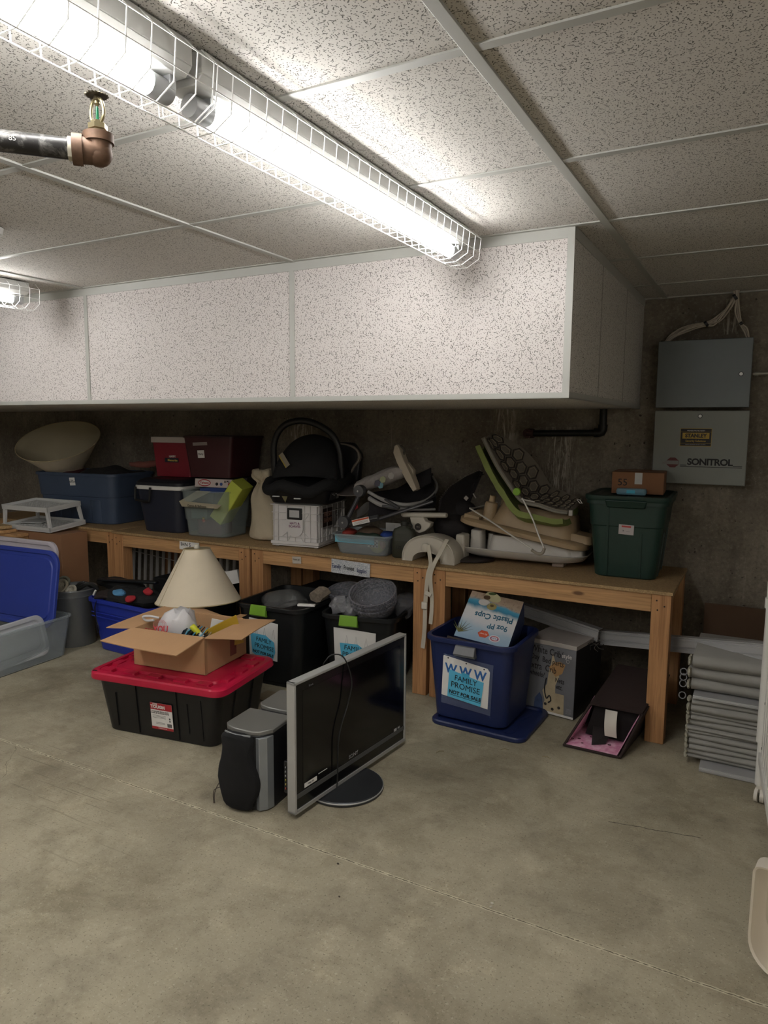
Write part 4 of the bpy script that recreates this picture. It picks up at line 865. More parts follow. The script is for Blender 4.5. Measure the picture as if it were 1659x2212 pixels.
M = wsign(b2, tuple(P(641, 1210, YF)), .065, .042, mat('b5aea2', .8), 'torn_label', 'torn remnant of a paper label', 4)
text('Torn xy', M @ T(0, .004, .003), .014, mat('4a4038', .7), b2, wob=.12, world=True)
# ================================================================ things on the floor
# -- black tote with red lid
blk = mat('151516', .38, vary=.1); red = mat('b5143a', .38, vary=.06)
CXr, CYr, Rr = -2.506, 2.530, 8.5
o = thing('storage_tote', 'black storage tote with a bright red lid in front of the benches', 'storage bin', (CXr, CYr, 0), Rr)
a_ = (.62, .42, .70, .47)
tote_body('tote_body', *a_, .285, .05, blk, o, rim=.006, lip=.012, ribs=[('f', -.235, .004, .12, .75, .006), ('f', -.115, .01, .05, 1, .006), ('f', .115, .01, .05, 1, .006), ('f', .0+.175, .004, .2, .75, .005), ('f', .25, .006, .1, .85, .004), ('r', -.08, .006, .1, 1, .006), ('r', .08, .006, .1, 1, .006)])
m = MB(); m.loft([rr(.72, .49, .05, .262, 8), rr(.765, .52, .06, .268, 8), rr(.775, .525, .065, .274, 8), rr(.765, .52, .06, .297, 8), rr(.75, .505, .055, .303, 8), rr(.70, .455, .04, .304, 8), rr(.69, .445, .04, .292, 8)])
m.loft([rr(.60, .34, .03, .290, 6), rr(.59, .33, .03, .304, 6), rr(.56, .30, .03, .306, 6)])
for x in (-.305, -.17, -.03, .12, .25):
    m.loft([rr(.075, .045, .01, .29, 4, x, -.195), rr(.07, .04, .01, .306, 4, x, -.195)]); m.loft([rr(.075, .045, .01, .29, 4, x, .195), rr(.07, .04, .01, .306, 4, x, .195)])
for y in (-.10, .02, .13):
    for sx in (-1, 1): m.loft([rr(.045, .07, .01, .29, 4, sx*.318, y), rr(.04, .065, .01, .307, 4, sx*.318, y)])
m.loft([rr(.05, .04, .019, .30, 6, -.25, -.06), rr(.046, .036, .017, .312, 6, -.25, -.06)]); m.loft([rr(.05, .04, .019, .30, 6, -.22, .04), rr(.046, .036, .017, .312, 6, -.22, .04)])
m.build('lid', red, o, label='bright red lid')
for x in (-.345, -.09, .16): m = MB(); m.loft([rr(.032, .012, .005, .3, 4, x, -.236), rr(.032, .012, .005, .3035, 4, x, -.236)]); m.build('latch_hole', mat('220408', .7), o)
pm = face(*a_, .285, 'f', .42, .03, .0065); m = MB(); plate(m, .122, .135, pm); m.build('product_label', M_PAPER, o, label='white product label with red bands')
m = MB(); plate(m, .122, .034, pm @ T(0, .0505, .0008)); m.build('label_header', mat('a3242c', .5), o); m = MB(); plate(m, .122, .013, pm @ T(0, -.061, .0008)); m.build('label_footer', mat('a3242c', .5), o)
text('TOUGH', pm @ T(-.018, .048, .0017), .021, M_WHITE, o, bold=.0012, sx=1.05); text('HYPER', pm @ T(-.033, .062, .0017), .009, M_WHITE, o, bold=.0004)
text('27 GALLON HEAVY-DUTY\nSNAP LID STORAGE TOTE', pm @ T(-.008, .02, .001), .0085, M_INK, o, bold=.0002)
for i in range(5): m = MB(); plate(m, .075 if i < 3 else .05, .0012, pm @ T(-.015 if i < 3 else -.01, .004-.006*i-(.018 if i > 2 else 0), .0008)); m.build('print_line', mat('6b6b6b', .6), o)
m = MB(); 
for i in range(9): m.box(.028+i*.003, .0295+i*.003+.0006*(i % 2), -.05, -.032, .0008, .0014, pm)
q = m.build('barcode', M_INK, o)
for sy in (-.018, -.006): m = MB(); plate(m, .007, .008, pm @ T(.045, sy, .0008)); m.build('print_square', mat('4c4c4c', .6), o)
text('HYPERTOUGH.CO', pm @ T(0, -.061, .0017), .006, M_WHITE, o)

# -- open cardboard box on the red lid
L = T(-2.522, 2.598, .3078) @ RZ(7)
o = thing('cardboard_box', 'open cardboard box of oddments on the red lid', 'box', M=L)
w_, d_, h_ = .425, .36, .185
m = MB(); t = .004
m.box(-w_/2, w_/2, -d_/2, d_/2, 0, t); m.box(-w_/2, w_/2, -d_/2, -d_/2+t, 0, h_); m.box(-w_/2, w_/2, d_/2-t, d_/2, 0, h_); m.box(-w_/2, -w_/2+t, -d_/2, d_/2, 0, h_); m.box(w_/2-t, w_/2, -d_/2, d_/2, 0, h_)
m.build('carton', M_CARD, o, bev=.001)
def flap(a, b, c, d, nm='flap'):
    a, b, c, d = map(Vector, (a, b, c, d)); m = MB(); n_ = (b-a).cross(c-a).normalized()*.004
    m.surf(lambda u, v: a.lerp(b, u).lerp(d.lerp(c, u), v)+n_*(1.2*math.sin(PI*u)*v), 10, 6, .004); m.jitter(.0012, 40); return m.build(nm, M_CARD, o)
flap((-w_/2, -d_/2, h_), (w_/2, -d_/2, h_), (w_/2-.0, -d_/2-.21, h_-.025), (-w_/2-.02, -d_/2-.20, h_-.012))
flap((w_/2, d_/2, h_), (w_/2, -d_/2, h_), (w_/2+.175, -d_/2+.05, h_+.0), (w_/2+.165, d_/2+.02, h_+.01))
flap((-w_/2, -d_/2, h_), (-w_/2, d_/2, h_), (-w_/2-.13, d_/2+.10, h_+.0), (-w_/2-.16, -d_/2-.01, h_-.012))
flap((w_/2-.02, d_/2, h_), (-w_/2, d_/2, h_), (-w_/2-.0, d_/2+.13, h_+.002), (w_/2-.06, d_/2+.10, h_-.06))
m = MB(); m.box(w_/2+.0005, w_/2+.0015, .03, .085, .03, h_-.02); m.build('tape_strip', mat('7f4a3c', .5), o, label='reddish printed tape on the side')
m = MB(); m.box(-.03, .012, d_/2-.001, d_/2+.06, h_+.003, h_+.004, T(.17, 0, 0)); m.build('torn_tape', mat('9a7752', .6), o)
m = MB(); m.box(w_/2-.0005, w_/2+.0008, -d_/2-.0008, -d_/2+.018, 0, h_); m.build('corner_seam', mat('9a7854', .8), o)
# contents
bag = mat('d5d3d4', .35, vary=.05, alpha=.8)
o = thing('shopping_bag', 'white plastic THANK YOU shopping bag in the open cardboard box', 'bag', M=L @ T(-.085, -.035, .155))
R = []
for i, (z, s) in enumerate(((-.10, .7), (-.06, 1), (0, 1.05), (.05, .98), (.085, .75), (.105, .4))):
    R.append([Vector((.10*s*math.cos(a)*(1+.12*math.sin(3*a+i))*(1.05 if math.cos(a) > 0 else 1)+.012*i, .082*s*math.sin(a)*(1+.1*math.sin(5*a+2*i)), z+.012*math.sin(4*a+i))) for a in [2*PI*k/36 for k in range(36)]])
m = MB(); m.loft(R); m.jitter(.008, 30); m.build('bag_body', bag, o, smooth=40)
m = MB(); m.tube([(-.06, -.03, .06), (-.10, -.05, .07), (-.135, -.06, .065), (-.125, -.05, .045), (-.08, -.045, .05)], .006, 8, smooth=4); m.build('bag_handle', bag, o)
mr = mat('b03038', .5)
text('YOU', FR((.012, -.108, .028), (1, .1, .08), (0, .3, 1)), .046, mr, o, bold=.0016, sx=.85); text('THANK', FR((-.055, -.108, .018), (1, -.12, .06), (0, .3, 1)), .020, mr, o, bold=.0004)
for i in range(3): m = MB(); m.tube([(.0+(.014+.008*i)*math.cos(a)*1.3, -.098+.01*math.sin(a), .05+(.014+.008*i)*math.sin(a)*.7) for a in [2*PI*k/20 for k in range(20)]], .001, 4, closed=True); m.build('printed_swirl', mat('bd6a6e', .6), o)
cds = ['1b2730', '5aa0bd', '20242c', '4c8fb0', '2b1d1a', '6fb0c8', '1a1d22', 'a89a8c']
base = None
for i, c in enumerate(cds):
    m = MB(); m.box(-.003, .003, -.062, .062, -.06, .07); ob = m.build('disc_case', mat(c, .25, vary=.05), None, bev=.0008)
    ob.matrix_world = L @ T(.005+.0115*i, -.07+.004*i, .125-.002*i) @ RZ(12+2*i) @ RY(28+3.2*i)
    tag(ob, ['darkest teal', 'pale blue', 'near black', 'mid blue', 'brown edged', 'light turquoise', 'black', 'pictorial brown fronted'][i]+' slim case in the row leaning in the open cardboard box', 'disc case', 'slim cases leaning in the open box')
m = MB(); m.lathe([(.013, 0), (.013, .10), (.012, .102)], 16); o = thing('glue_stick', 'small white tube with a yellow cap in the open cardboard box', 'tube', M=L @ T(.13, -.05, .12) @ RY(-35) @ RX(20))
m.build('tube_body', M_WHITE, o); m = MB(); m.lathe([(.015, .06), (.015, .105), (.012, .11)], 16); m.build('cap', mat('c9c92f', .4), o)
o = thing('padded_envelope', 'yellow printed packet standing in the open cardboard box', 'packet', M=L @ T(.175, .035, .135) @ RZ(40) @ RY(-14))
m = MB(); m.surf(lambda u, v: ((u-.5)*.17, .006*math.sin(PI*u)*math.sin(PI*v), -.07+v*(.12+.03*u)), 10, 6, .008); m.build('packet_body', mat('b08f24', .5), o)
text('THIS BAG', FR((0, -.005, .02), (1, 0, .12), (0, 0, 1)), .02, M_INK, o, bold=.0006)
m = MB(); m.box(-.05, .05, -.002, .002, -.08, .07); ob = m.build('paper_pad', M_PAPER, None, bev=.001); ob.matrix_world = L @ T(.13, .06, .135) @ RZ(25) @ RY(12) @ RX(8); tag(ob, 'white paper standing behind the yellow packet in the open box', 'paper')
m = MB(); m.box(-.16, .19, -.15, .16, .006, .06); ob = m.build('dark_books', mat('22262a', .5), None, bev=.004); ob.matrix_world = L; tag(ob, 'dark flat case at the bottom of the open cardboard box', 'case')
for i, (x, y, r_) in enumerate(((.145, -.11, 20), (.10, -.13, -8))):
    ob = MB().box(-.03, .03, -.012, .012, 0, .05).build('small_carton', M_WHITE if i == 0 else mat('3a6c80', .5), None, bev=.001); ob.matrix_world = L @ T(x, y, .105) @ RZ(r_) @ RY(25); tag(ob, ['small white carton', 'small teal card'][i]+' at the front right corner inside the open cardboard box', 'carton')

# -- flat television
sil = mat('aeaeab', .35, .35, vary=.04); scr = mat('060608', .12, vary=.03, spec=.6); bez = mat('0a0a0b', .2, vary=.04)
Mt = FR((-1.487, 2.055, 0), (.097, .995, 0), (0, 0, 1))   # x along the face, y up, z toward the viewer
o = thing('television', 'flat black television with silver frame on a round stand', 'television', M=T(-1.455, 2.44, 0) @ RZ(0))
LT = RM[o.name].inverted() @ Mt
TW, TB, TT = .785, .022, .545
m = MB(); m.box(0, TW, TB, TB+.012, -.04, .0, LT); m.box(0, TW, TT-.012, TT, -.04, 0, LT); m.box(0, .012, TB, TT, -.04, 0, LT); m.box(TW-.012, TW, TB, TT, -.04, 0, LT); m.build('silver_frame', sil, o, smooth=0, bev=.003)
m = MB(); m.box(.0125, TW-.0125, TB+.0125, TT-.0125, -.035, -.004, LT); m.build('bezel', bez, o, smooth=0, bev=.002)
m = MB(); m.box(.05, TW-.05, TB+.105, TT-.045, -.01, -.0032, LT); sc_ = m.build('screen', scr, o, smooth=0)
m = MB(); m.box(.013, TW-.013, TB+.06, TB+.078, -.01, -.001, LT); m.build('speaker_grille', mat('4c4c4b', .6, bump=.5, bs=900), o, smooth=0)
m = MB(); m.box(.013, TW-.013, TB+.013, TB+.017, -.01, .001, LT); m.build('bottom_trim', sil, o, smooth=0)
m = MB(); m.loft([[Vector(p) for p in ((.03, TB+.03, -.036), (TW-.03, TB+.03, -.036), (TW-.03, TT-.03, -.036), (.03, TT-.03, -.036))], [Vector(p) for p in ((.03, TB+.03, -.065), (TW-.03, TB+.03, -.065), (TW-.03, TT-.03, -.065), (.03, TT-.03, -.065))], [Vector(p) for p in ((.14, TB+.07, -.10), (TW-.14, TB+.07, -.10), (TW-.14, TT-.12, -.10), (.14, TT-.12, -.10))]], M=LT); m.build('rear_casing', blk, o, bev=.004)
m = MB(); m.box(.012, .06, .09, .22, -.068, -.038, LT); pt_ = m.build('connector_panel', blk, o, bev=.003)
for i, c in enumerate(('8b8b8b', '8b8b8b', '8b8b8b', '9b9344', 'b0a15a', '9a4036')): m = MB(); m.lathe([(.0045, 0), (.0045, .004), (.002, .004)], 12, FR((RM[o.name].inverted() @ (Mt @ Vector((.0122, .11+.017*(5-i), -.055)))), (0, 1, 0), (0, 0, 1)) @ Matrix.Rotation(PI, 4, 'Y')); m.build('jack_socket', mat(c, .4, .4), pt_)
text('SONY', LT @ T(.375, TB+.094, -.0026), .022, mat('8f8f8f', .4), o, bold=.0003, sx=1.1)
text('Bravia', LT @ T(.10, TT-.035, -.0026), .011, mat('5c5c5c', .4), o)
m = MB(); plate(m, .075, .018, LT @ T(.095, TB+.095, -.0035)); m.build('sticker', M_PAPER, o, label='small white sticker'); text('1080p HD', LT @ T(.095, TB+.095, -.0026), .009, M_INK, o)
m = MB(); plate(m, .055, .003, LT @ T(.17, TB+.108, -.0035)); m.build('fine_print', mat('c9c9c9', .4), o)
m = MB(); plate(m, .022, .012, LT @ T(TW-.085, TB+.085, -.0035)); m.build('hd_badge', mat('bdbdbd', .4), o); text('HD', LT @ T(TW-.055, TB+.085, -.0035), .014, mat('bdbdbd', .4), o)
m = MB(); m.lathe([(.155, 0), (.165, .004), (.165, .012), (.158, .018), (.04, .024)], 64, T(-.005, -.075, 0)); m.build('round_stand', mat('3d3f42', .35, .5, vary=.06), o)
m = MB(); m.tube([(.1625*math.cos(a)-.005, .1625*math.sin(a)-.075, .012) for a in [2*PI*k/64 for k in range(64)]], .003, 6, closed=True); m.build('stand_rim', sil, o)
m = MB(); m.loft([rr(.05, .16, .02, .02, 5, -.04, -.06), rr(.05, .14, .02, .12, 5, -.04, -.04)]); m.build('stand_neck', blk, o)
m = MB(); m.tube([(-.09, -.06, .30), (-.085, -.11, .50), (-.066, -.115, .55), (-.045, -.10, .572), (-.012, -.08, .566), (.008, -.065, .52), (.022, -.06, .45), (.016, -.08, .37), (.010, -.115, .30), (.006, -.135, .24), (.004, -.14, .15), (.004, -.142, .07), (.006, -.15, .035)], .003, 8, smooth=5); m.build('power_cable', M_BLACK, o, world=False)

# -- pair of speakers
spg = mat('74736f', .35, .3, vary=.05); cloth = mat('08080a', .95, bump=.3, bs=600)
def speaker(label, x, y, rz):
    o = thing('speaker', label, 'speaker', (x, y, 0), rz, 'pair of black and silver speakers')
    W, D, H = .205, .19, .325
    top = [(-W/2, D), (-W/2, .03), (-W/2+.02, .008), (-.04, -.004), (.04, -.004), (W/2-.035, .006), (W/2, .05), (W/2, D)]
    m = MB(); m.prism([(x_*.985, y_) for x_, y_ in top], H-.022, z0=.004); m.build('cabinet', mat('17181a', .5), o, smooth=25, bev=.002)
    m = MB(); m.prism(top, .018, z0=H-.018); m.build('top_cap', spg, o, smooth=25, bev=.004)
    m = MB(); m.prism([(W/2-.05, .002), (W/2-.03, -.004), (W/2-.008, .02), (W/2+.001, .052), (W/2-.012, .055)], H-.03, z0=.006); m.build('side_trim', mat('8d9194', .3, .4), o, smooth=25, bev=.002)
    g = [(-.080, .0), (-.068, .03)]
    outl = [(-.112, .12), (-.106, .165), (-.094, .205), (-.086, .25), (-.082, .305), (.042, .305), (.044, .24), (.052, .195), (.068, .16), (.078, .12), (.070, .075), (.050, .04), (.036, .012), (-.07, .012), (-.098, .055)]
    op = smoothpath([Vector((a, b, 0)) for a, b in outl]+[Vector((*outl[0], 0))], 3)[:-1]
    m = MB(); m.loft([[Vector((p.x, -.004+.0, p.y)) for p in op], [Vector((p.x, -.022-.012*math.sin(PI*min(max((p.x+.092)/.154, 0), 1)), p.y)) for p in op], [Vector((p.x*.9-.001, -.030-.012*math.sin(PI*min(max((p.x+.092)/.154, 0), 1)), .14+(p.y-.14)*.93)) for p in op]]); m.build('grille_cloth', cloth, o, smooth=60)
    m = MB(); m.tube([(-.078, -.012, .309), (-.02, -.024, .309), (.042, -.014, .309)], .005, 8, smooth=5, flat=.9); m.build('bright_strip', mat('a9acad', .25, .7), o)
    return o
sp1 = speaker('black and silver speaker in front, left of the television', -1.715, 2.035, 4)
speaker('second matching speaker standing directly behind the front one', -1.725, 2.262, 5)
m = MB(); m.tube([(-1.795, 2.10, .10), (-1.85, 2.06, .075), (-1.865, 2.03, .03), (-1.84, 2.0, .004)], .0018, 5, smooth=5); m.tube([(-1.80, 2.03, .075), (-1.84, 2.0, .06), (-1.835, 1.99, .01)], .0018, 5, smooth=5)
tag(m.build('speaker_wire', mat('3a2e24', .5), None), 'thin bare speaker wire curling out left of the front speaker', 'wire')

# -- blue tote with the WWW sign, standing on its lid
blu = mat('1a2650', .4, vary=.08)
o = thing('tote_lid', 'dark blue lid lying on the floor under the WWW tote', 'lid', (-1.165, 3.325, 0), -2)
m = MB(); m.loft([rr(.49, .42, .05, .0, 8), rr(.50, .43, .055, .006, 8), rr(.50, .43, .055, .02, 8), rr(.49, .42, .05, .026, 8), rr(.45, .38, .04, .026, 8), rr(.44, .37, .04, .017, 8)])
m.build('lid_panel', blu, o)
for i in range(5): m = MB(); m.surf(lambda u, v: (.12+.02*i+.03*u+.01*math.sin(9*v), -.16+.3*v, .0185+.002*math.sin(PI*u)), 4, 14, .001); m.build('plastic_crease', blu, o) if i < 2 else None
o = thing('storage_tote', 'dark blue tote with the WWW and FAMILY PROMISE NOT FOR SALE sign', 'storage bin', (-1.222, 3.345, .027), -1.5)
a_ = (.385, .36, .45, .41)
tote_body('tote_body', *a_, .425, .055, blu, o, rim=.016, lip=.022)
m = MB(); m.loft([[Vector(p) for p in ((-.06, -.238, .352), (.055, -.238, .352), (.055, -.215, .352), (-.06, -.215, .352))], [Vector(p) for p in ((-.058, -.256, .365), (.053, -.256, .365), (.053, -.22, .38), (-.058, -.22, .38))], [Vector(p) for p in ((-.055, -.232, .405), (.05, -.232, .405), (.05, -.215, .405), (-.055, -.215, .405))]]); m.build('latch_handle', mat('6a6b6d', .4, .2), o, bev=.004, label='grey latch handle')
pm = face(*a_, .425, 'f', .50, -.012, .003, -3.5)
m = MB(); plate(m, .265, .265, pm @ T(.008, -.01, 0), .0006); m.build('plastic_sleeve', mat('7d86a8', .15, alpha=.25), o)
sheet = [(-.125, -.098), (.125, -.112), (.125, .083), (.112, .098), (-.122, .115), (-.125, .11)]
m = MB(); m.prism(sheet, .0008, pm @ T(0, 0, .0007)); m.build('sign_sheet', M_PAPER, o, label='white sheet reading W W W')
for x, y in ((-.098, .105), (0, .098), (.095, .091)): m = MB(); m.lathe([(.004, 0), (.004, .0006)], 12, pm @ T(x, y, .0015)); m.build('punch_hole', M_INK, o)
text('W W W', pm @ T(-.002, .050, .0016), .066, mat('2c62a4', .6), o, bold=.0022, sx=.9)
m = MB(); m.prism([(-.092, -.098), (.088, -.108), (.098, .022), (-.088, .048)], .0008, pm @ T(.0, 0, .003)); m.build('blue_notice', M_CYAN, o, label='light blue notice reading FAMILY PROMISE NOT FOR SALE')
m = MB(); m.prism([(-.02, -.005), (.02, -.01), (.022, .042), (-.018, .047)], .0004, pm @ T(0, .002, .0039)); m.build('clear_tape', mat('4aa8cc', .3), o)
for s, y, sz, bd in (('FAMILY', .008, .040, 0), ('PROMISE', -.030, .043, 0), ('NOT FOR SALE', -.071, .026, .0008)): text(s, pm @ T(.003, y, .0045) @ RZ(-2), sz, M_INK, o, bold=bd, sx=.93 if sz > .03 else .98)
m = MB(); plate(m, .168, .0018, pm @ T(.003, -.086, .004) @ RZ(-2)); m.build('underline', M_INK, o)
# box of cups tilted inside
q = [P(955, 1360, 3.19), P(1080, 1391, 3.215), P(1146, 1318, 3.45), P(1047, 1279, 3.43)]
fr_ = FR(tuple((q[0]+q[1]+q[2]+q[3])/4), (q[1]-q[0]), (q[3]-q[0])); wq = (q[1]-q[0]).length*.5+(q[2]-q[3]).length*.5; hq = (q[3]-q[0]).length*.5+(q[2]-q[1]).length*.5
o = thing('cup_carton', 'beach-print carton of 9oz plastic cups upside down in the WWW tote', 'box', M=fr_)
t_ = NT('beach_print'); v = t_.coord(); sp_ = t_.n('SeparateXYZ'); t_.t.links.new(v, sp_.inputs[0]); nn = t_.noise(v, 9, 4, .6, .5); n2 = t_.noise(v, 60, 4, .7)
yy = t_.math('ADD', t_.math('DIVIDE', sp_.outputs[1], hq), t_.math('MULTIPLY', t_.math('SUBTRACT', nn, .5), .25))
yy = t_.math('ADD', t_.math('ADD', yy, .5), t_.math('MULTIPLY', sp_.outputs[0], .45))
c = t_.ramp(yy, [(.0, srgb('7d97ad')), (.22, srgb('93a9b9')), (.38, srgb('b9bcc0')), (.60, srgb('c4c3c2')), (.70, srgb('2f7390')), (.78, srgb('3e88a5')), (.84, srgb('9c8a78')), (1.0, srgb('857463'))])
c = t_.mix(t_.math('MULTIPLY', t_.ramp(n2, [(.5, 0.0), (.65, .5)]), t_.math('GREATER_THAN', yy, .8)), c, srgb('5f5142')); t_.set(t_.b.inputs['Base Color'], c); t_.b.inputs['Roughness'].default_value = .45
m = MB(); m.use(0).box(-wq/2, wq/2, -hq/2, hq/2, -.002, .0); m.use(1).box(-wq/2, wq/2, -hq/2, hq/2, -.17, -.002); m.build('carton', [t_.m, mat('39476f', .5, vary=.2, vs=30)], o, smooth=0)
teal = mat('1d5a72', .6)
text('Plastic Cups', T(.02, .012, .0006) @ RZ(182), .048, teal, o, bold=.0012, sx=.85); text('9oz PP', T(.055, -.042, .0006) @ RZ(182), .044, teal, o, bold=.001, sx=.85)
def disc(x, y, rx, ry, c, nm, z=.0003, rot=0): m = MB(); m.lathe([(rx, 0), (rx, .0005)], 24, T(x, y, z) @ RZ(rot) @ Matrix.Diagonal((1, ry/rx, 1, 1))); m.build(nm, mat(c, .5), o)
disc(-.02, .135, .045, .028, 'a7a37f', 'printed_cup', rot=-20); disc(-.05, .125, .018, .014, '4c3a26', 'printed_slice', .0008); disc(-.03, .155, .02, .008, '3f4f2a', 'printed_leaf', .0008, 10); disc(-.01, .075, .026, .022, '8f8455', 'printed_cup'); disc(-.055, .09, .03, .02, 'b3b0ac', 'printed_cup'); disc(-.01, .08, .010, .008, '55472a', 'printed_slice', .0008)
m = MB(); m.prism([(-.03, 0), (-.015, .02), (.015, .02), (.03, 0), (.015, -.02), (-.015, -.02)], .0006, T(.0, -.10, .0003)); m.build('orange_badge', mat('b5492a', .5), o); text('50 cups', T(0, -.10, .001) @ RZ(182), .013, M_WHITE, o)
disc(.06, -.112, .028, .02, 'c5c2c4', 'round_badge', .0003); disc(.06, -.112, .022, .015, 'a9545a', 'round_badge_ring', .0008); disc(.06, -.112, .016, .01, 'c5c2c4', 'round_badge_core', .0013); text('9 Uria', T(.06, -.112, .002) @ RZ(182), .016, mat('2d4f86', .5), o)
gr = mat('3d3b22', .6); g2 = mat('6b6a34', .6); m = MB()
for i in range(22): a = math.radians(40+i*5.5); l_ = .05+.03*math.sin(i*2.1); m.use(i % 2).prism([(0, -.002), (l_, 0), (0, .002)], .0006+.0001*i, T(-.125, -.12, .0003) @ RZ(math.degrees(a)-20))
m.build('printed_grass', [gr, g2], o, smooth=0)
m = MB(); m.surf(lambda u, v: (-wq/2-.03+u*wq*1.02, -hq/2-.012-.022*v*(1+.6*math.sin(u*9)), .004-.03*v), 14, 4, .002); m.build('torn_flap', mat('3a2f2a', .7), o)

# -- grey carton with marker writing
o = thing('storage_box', 'grey carton with torn front and marker writing about white crib parts', 'box', M=T(-.888, 3.70, 0) @ RZ(-9) @ RX(-1.5))
W, D, H = .268, .36, .385
MB().box(-W/2, W/2, -D/2, D/2, 0.001, H).build('carton', [mat('6b6c70', .6, vary=.05)], o, bev=.002)
m = MB(); m.box(-W/2-.004, W/2+.004, -D/2-.004, D/2, H-.02, H+.003); m.build('lid', mat('9d9690', .7), o, bev=.002)
MB().box(W/2+.0002, W/2+.001, -D/2+.004, D/2, .002, H-.022).build('dark_side', mat('1d1b1c', .6), o)
pm = FR((0, -D/2-.0004, 0), (1, 0, 0), (0, 0, 1))
MB().box(-W/2, W/2, .001, .013, 0, .0005, pm).build('bottom_edge', M_PAPER, o)
tear = mat('b3a487', .85, vary=.15, vs=20); tr2 = mat('a98458', .85)
m = MB(); m.prism([(-.06, .012), (-.045, .07), (-.06, .12), (-.035, .16), (-.03, .22), (-.018, .27), (-.012, .33), (.0, .30), (.015, .25), (.03, .21), (.01, .16), (.012, .12), (.06, .12), (.062, .012)], .0004, pm @ T(.02, -.001, 0)); m.build('torn_patch', tear, o, label='torn pale patch')
m = MB(); m.prism([(.01, .225), (.045, .25), (.06, .30), (.03, .31), (.0, .30), (-.03, .27)], .0006, pm @ T(.02, -.02, 0)); m.build('torn_edge', tr2, o)
m = MB(); m.prism([(-.085, .013), (-.03, .013), (-.04, .08), (-.055, .105), (-.08, .07)], .0006, pm); m.build('blue_patch', mat('38496b', .7, vary=.3, vs=30), o)
m = MB(); m.tube([(-.02, .19, .001), (-.028, .13, .001), (-.015, .08, .001), (.0, .10, .001), (.01, .075, .001), (-.005, .06, .001)], .0035, 4, pm, smooth=3, flat=.3); m.build('dark_scribble', M_INK, o)
for i, (x, y) in enumerate(((-.035, .05), (.005, .03), (.04, .045))): m = MB(); m.lathe([(.008, 0), (.006, .0006)], 12, pm @ T(x+.015, y, .0006)); m.build('printed_ring', mat('2d2a28', .6), o)
ink = mat('141012', .6)
for s, x, y, sz in (('White Crib/', -.112, .338, .050), ('Day  Bed parts', -.112, .291, .042), ('extra  Crib', -.122, .247, .048), ('wheels?', -.120, .206, .040), ('Nets', .028, .190, .036), ('etc.', .035, .155, .036)): text(s, pm @ T(x, y, .0014) @ RZ(-4), sz, ink, o, align='LEFT', wob=.07, seed=len(s), sx=.72, bold=0)
text('style', pm @ T(.085, .325, .0012), .03, mat('c9c7c4', .5), o, bold=.0006); m = MB(); m.tube([(.092+.008*math.cos(a), .300+.008*math.sin(a), .001) for a in [2*PI*k/16 for k in range(16)]], .0008, 4, pm, closed=True); m.build('printed_circle', mat('c9c7c4', .5), o)
for i in range(5): m = MB(); plate(m, .03, .0015, pm @ T(.108, .05-.006*i, .0003)); m.build('print_line', mat('98989a', .6), o)

# -- aluminium rails
al = mat('b0b0b0', .4, .25, vary=.06); al2 = mat('7e8083', .35, .6)
def rail(label, a, b, hgt=.072, th=.04):
    a, b = Vector(a), Vector(b); Lr = (b-a).length; r_ = (b-a).normalized(); M = FR(tuple(a), r_, (0, 0, 1))
    o = thing('aluminium_rail', label, 'metal rail', M=M, group='long aluminium rails')
    m = MB(); prof = [(0, 0), (.002, 0), (.002, .018), (-.004, .020), (-.004, .024), (.002, .026), (.002, hgt-.014), (-.003, hgt-.012), (-.003, hgt-.006), (.004, hgt-.004), (.004, hgt), (-th, hgt), (-th, hgt-.003), (-.006, hgt-.003), (-.006, .003), (-th, .003), (-th, 0)]
    m.loft([[Vector((x, y, z)) for z, y in prof] for x in (0, Lr)]); m.build('extrusion', al, o, smooth=0)
    m = MB()
    for y in (.008, .013, .030, hgt-.018): m.box(0, Lr, y, y+.0015, .002, .0032)
    m.build('groove_lines', mat('c4c4c5', .3, .7), o, smooth=0); return o
rail('aluminium rail resting on the grey crib-parts carton', P(1120, 1328, 3.90), P(1290, 1387, 3.73), .07)
rail('longer aluminium rail from the carton across to the folded curtain', P(1297, 1392, 3.78), P(1672, 1430, 3.36), .075)
m = MB(); c = P(1288, 1392, 3.66)
for i in range(7): a = i*.9; m.tube([c, c+Vector((.03*math.cos(a), -.008*i*.3, .02*math.sin(a))), c+Vector((.045*math.cos(a+.5), -.01, .03*math.sin(a+.5)-.005))], .0022, 5, smooth=3)
tag(m.build('string_knot', mat('2f2b26', .8), None), 'knot of dark string at the end of the aluminium rail', 'string')

# -- brown fabric organiser with pink lining
br = mat('2a1c19', .9, vary=.15, bump=.2, bs=250)
t_ = NT('pink_floral'); v = t_.coord(); n_ = t_.noise(v, 28, 4, .6); vo = t_.n('TexVoronoi', {'Scale': 22}); t_.t.links.new(v, vo.inputs['Vector'])
c = t_.mix(t_.ramp(n_, [(.4, 0.0), (.65, 1.0)]), srgb('c8809f'), srgb('e0b0c6')); rg_ = t_.math('LESS_THAN', t_.math('ABSOLUTE', t_.math('SUBTRACT', vo.outputs[0], .16)), .05); c = t_.mix(t_.math('MULTIPLY', rg_, t_.math('GREATER_THAN', t_.noise(v, 9, 1), .5)), c, srgb('4a2028'))
t_.set(t_.b.inputs['Base Color'], c); t_.b.inputs['Roughness'].default_value = .9; pink = t_.m
Mb = T(-.615, 3.19, 0) @ RZ(-1)
o = thing('fabric_organiser', 'dark brown fabric organiser lying open with pink floral lining', 'storage bag', M=Mb)
W = .235
def quad(pts, th, mt, nm, **k):
    pts = [Vector(p) for p in pts]; n_ = (pts[1]-pts[0]).cross(pts[2]-pts[0]).normalized()*th
    m = MB(); m.loft([pts, [p+n_ for p in pts]]); return m.build(nm, mt, o, smooth=0, **k)
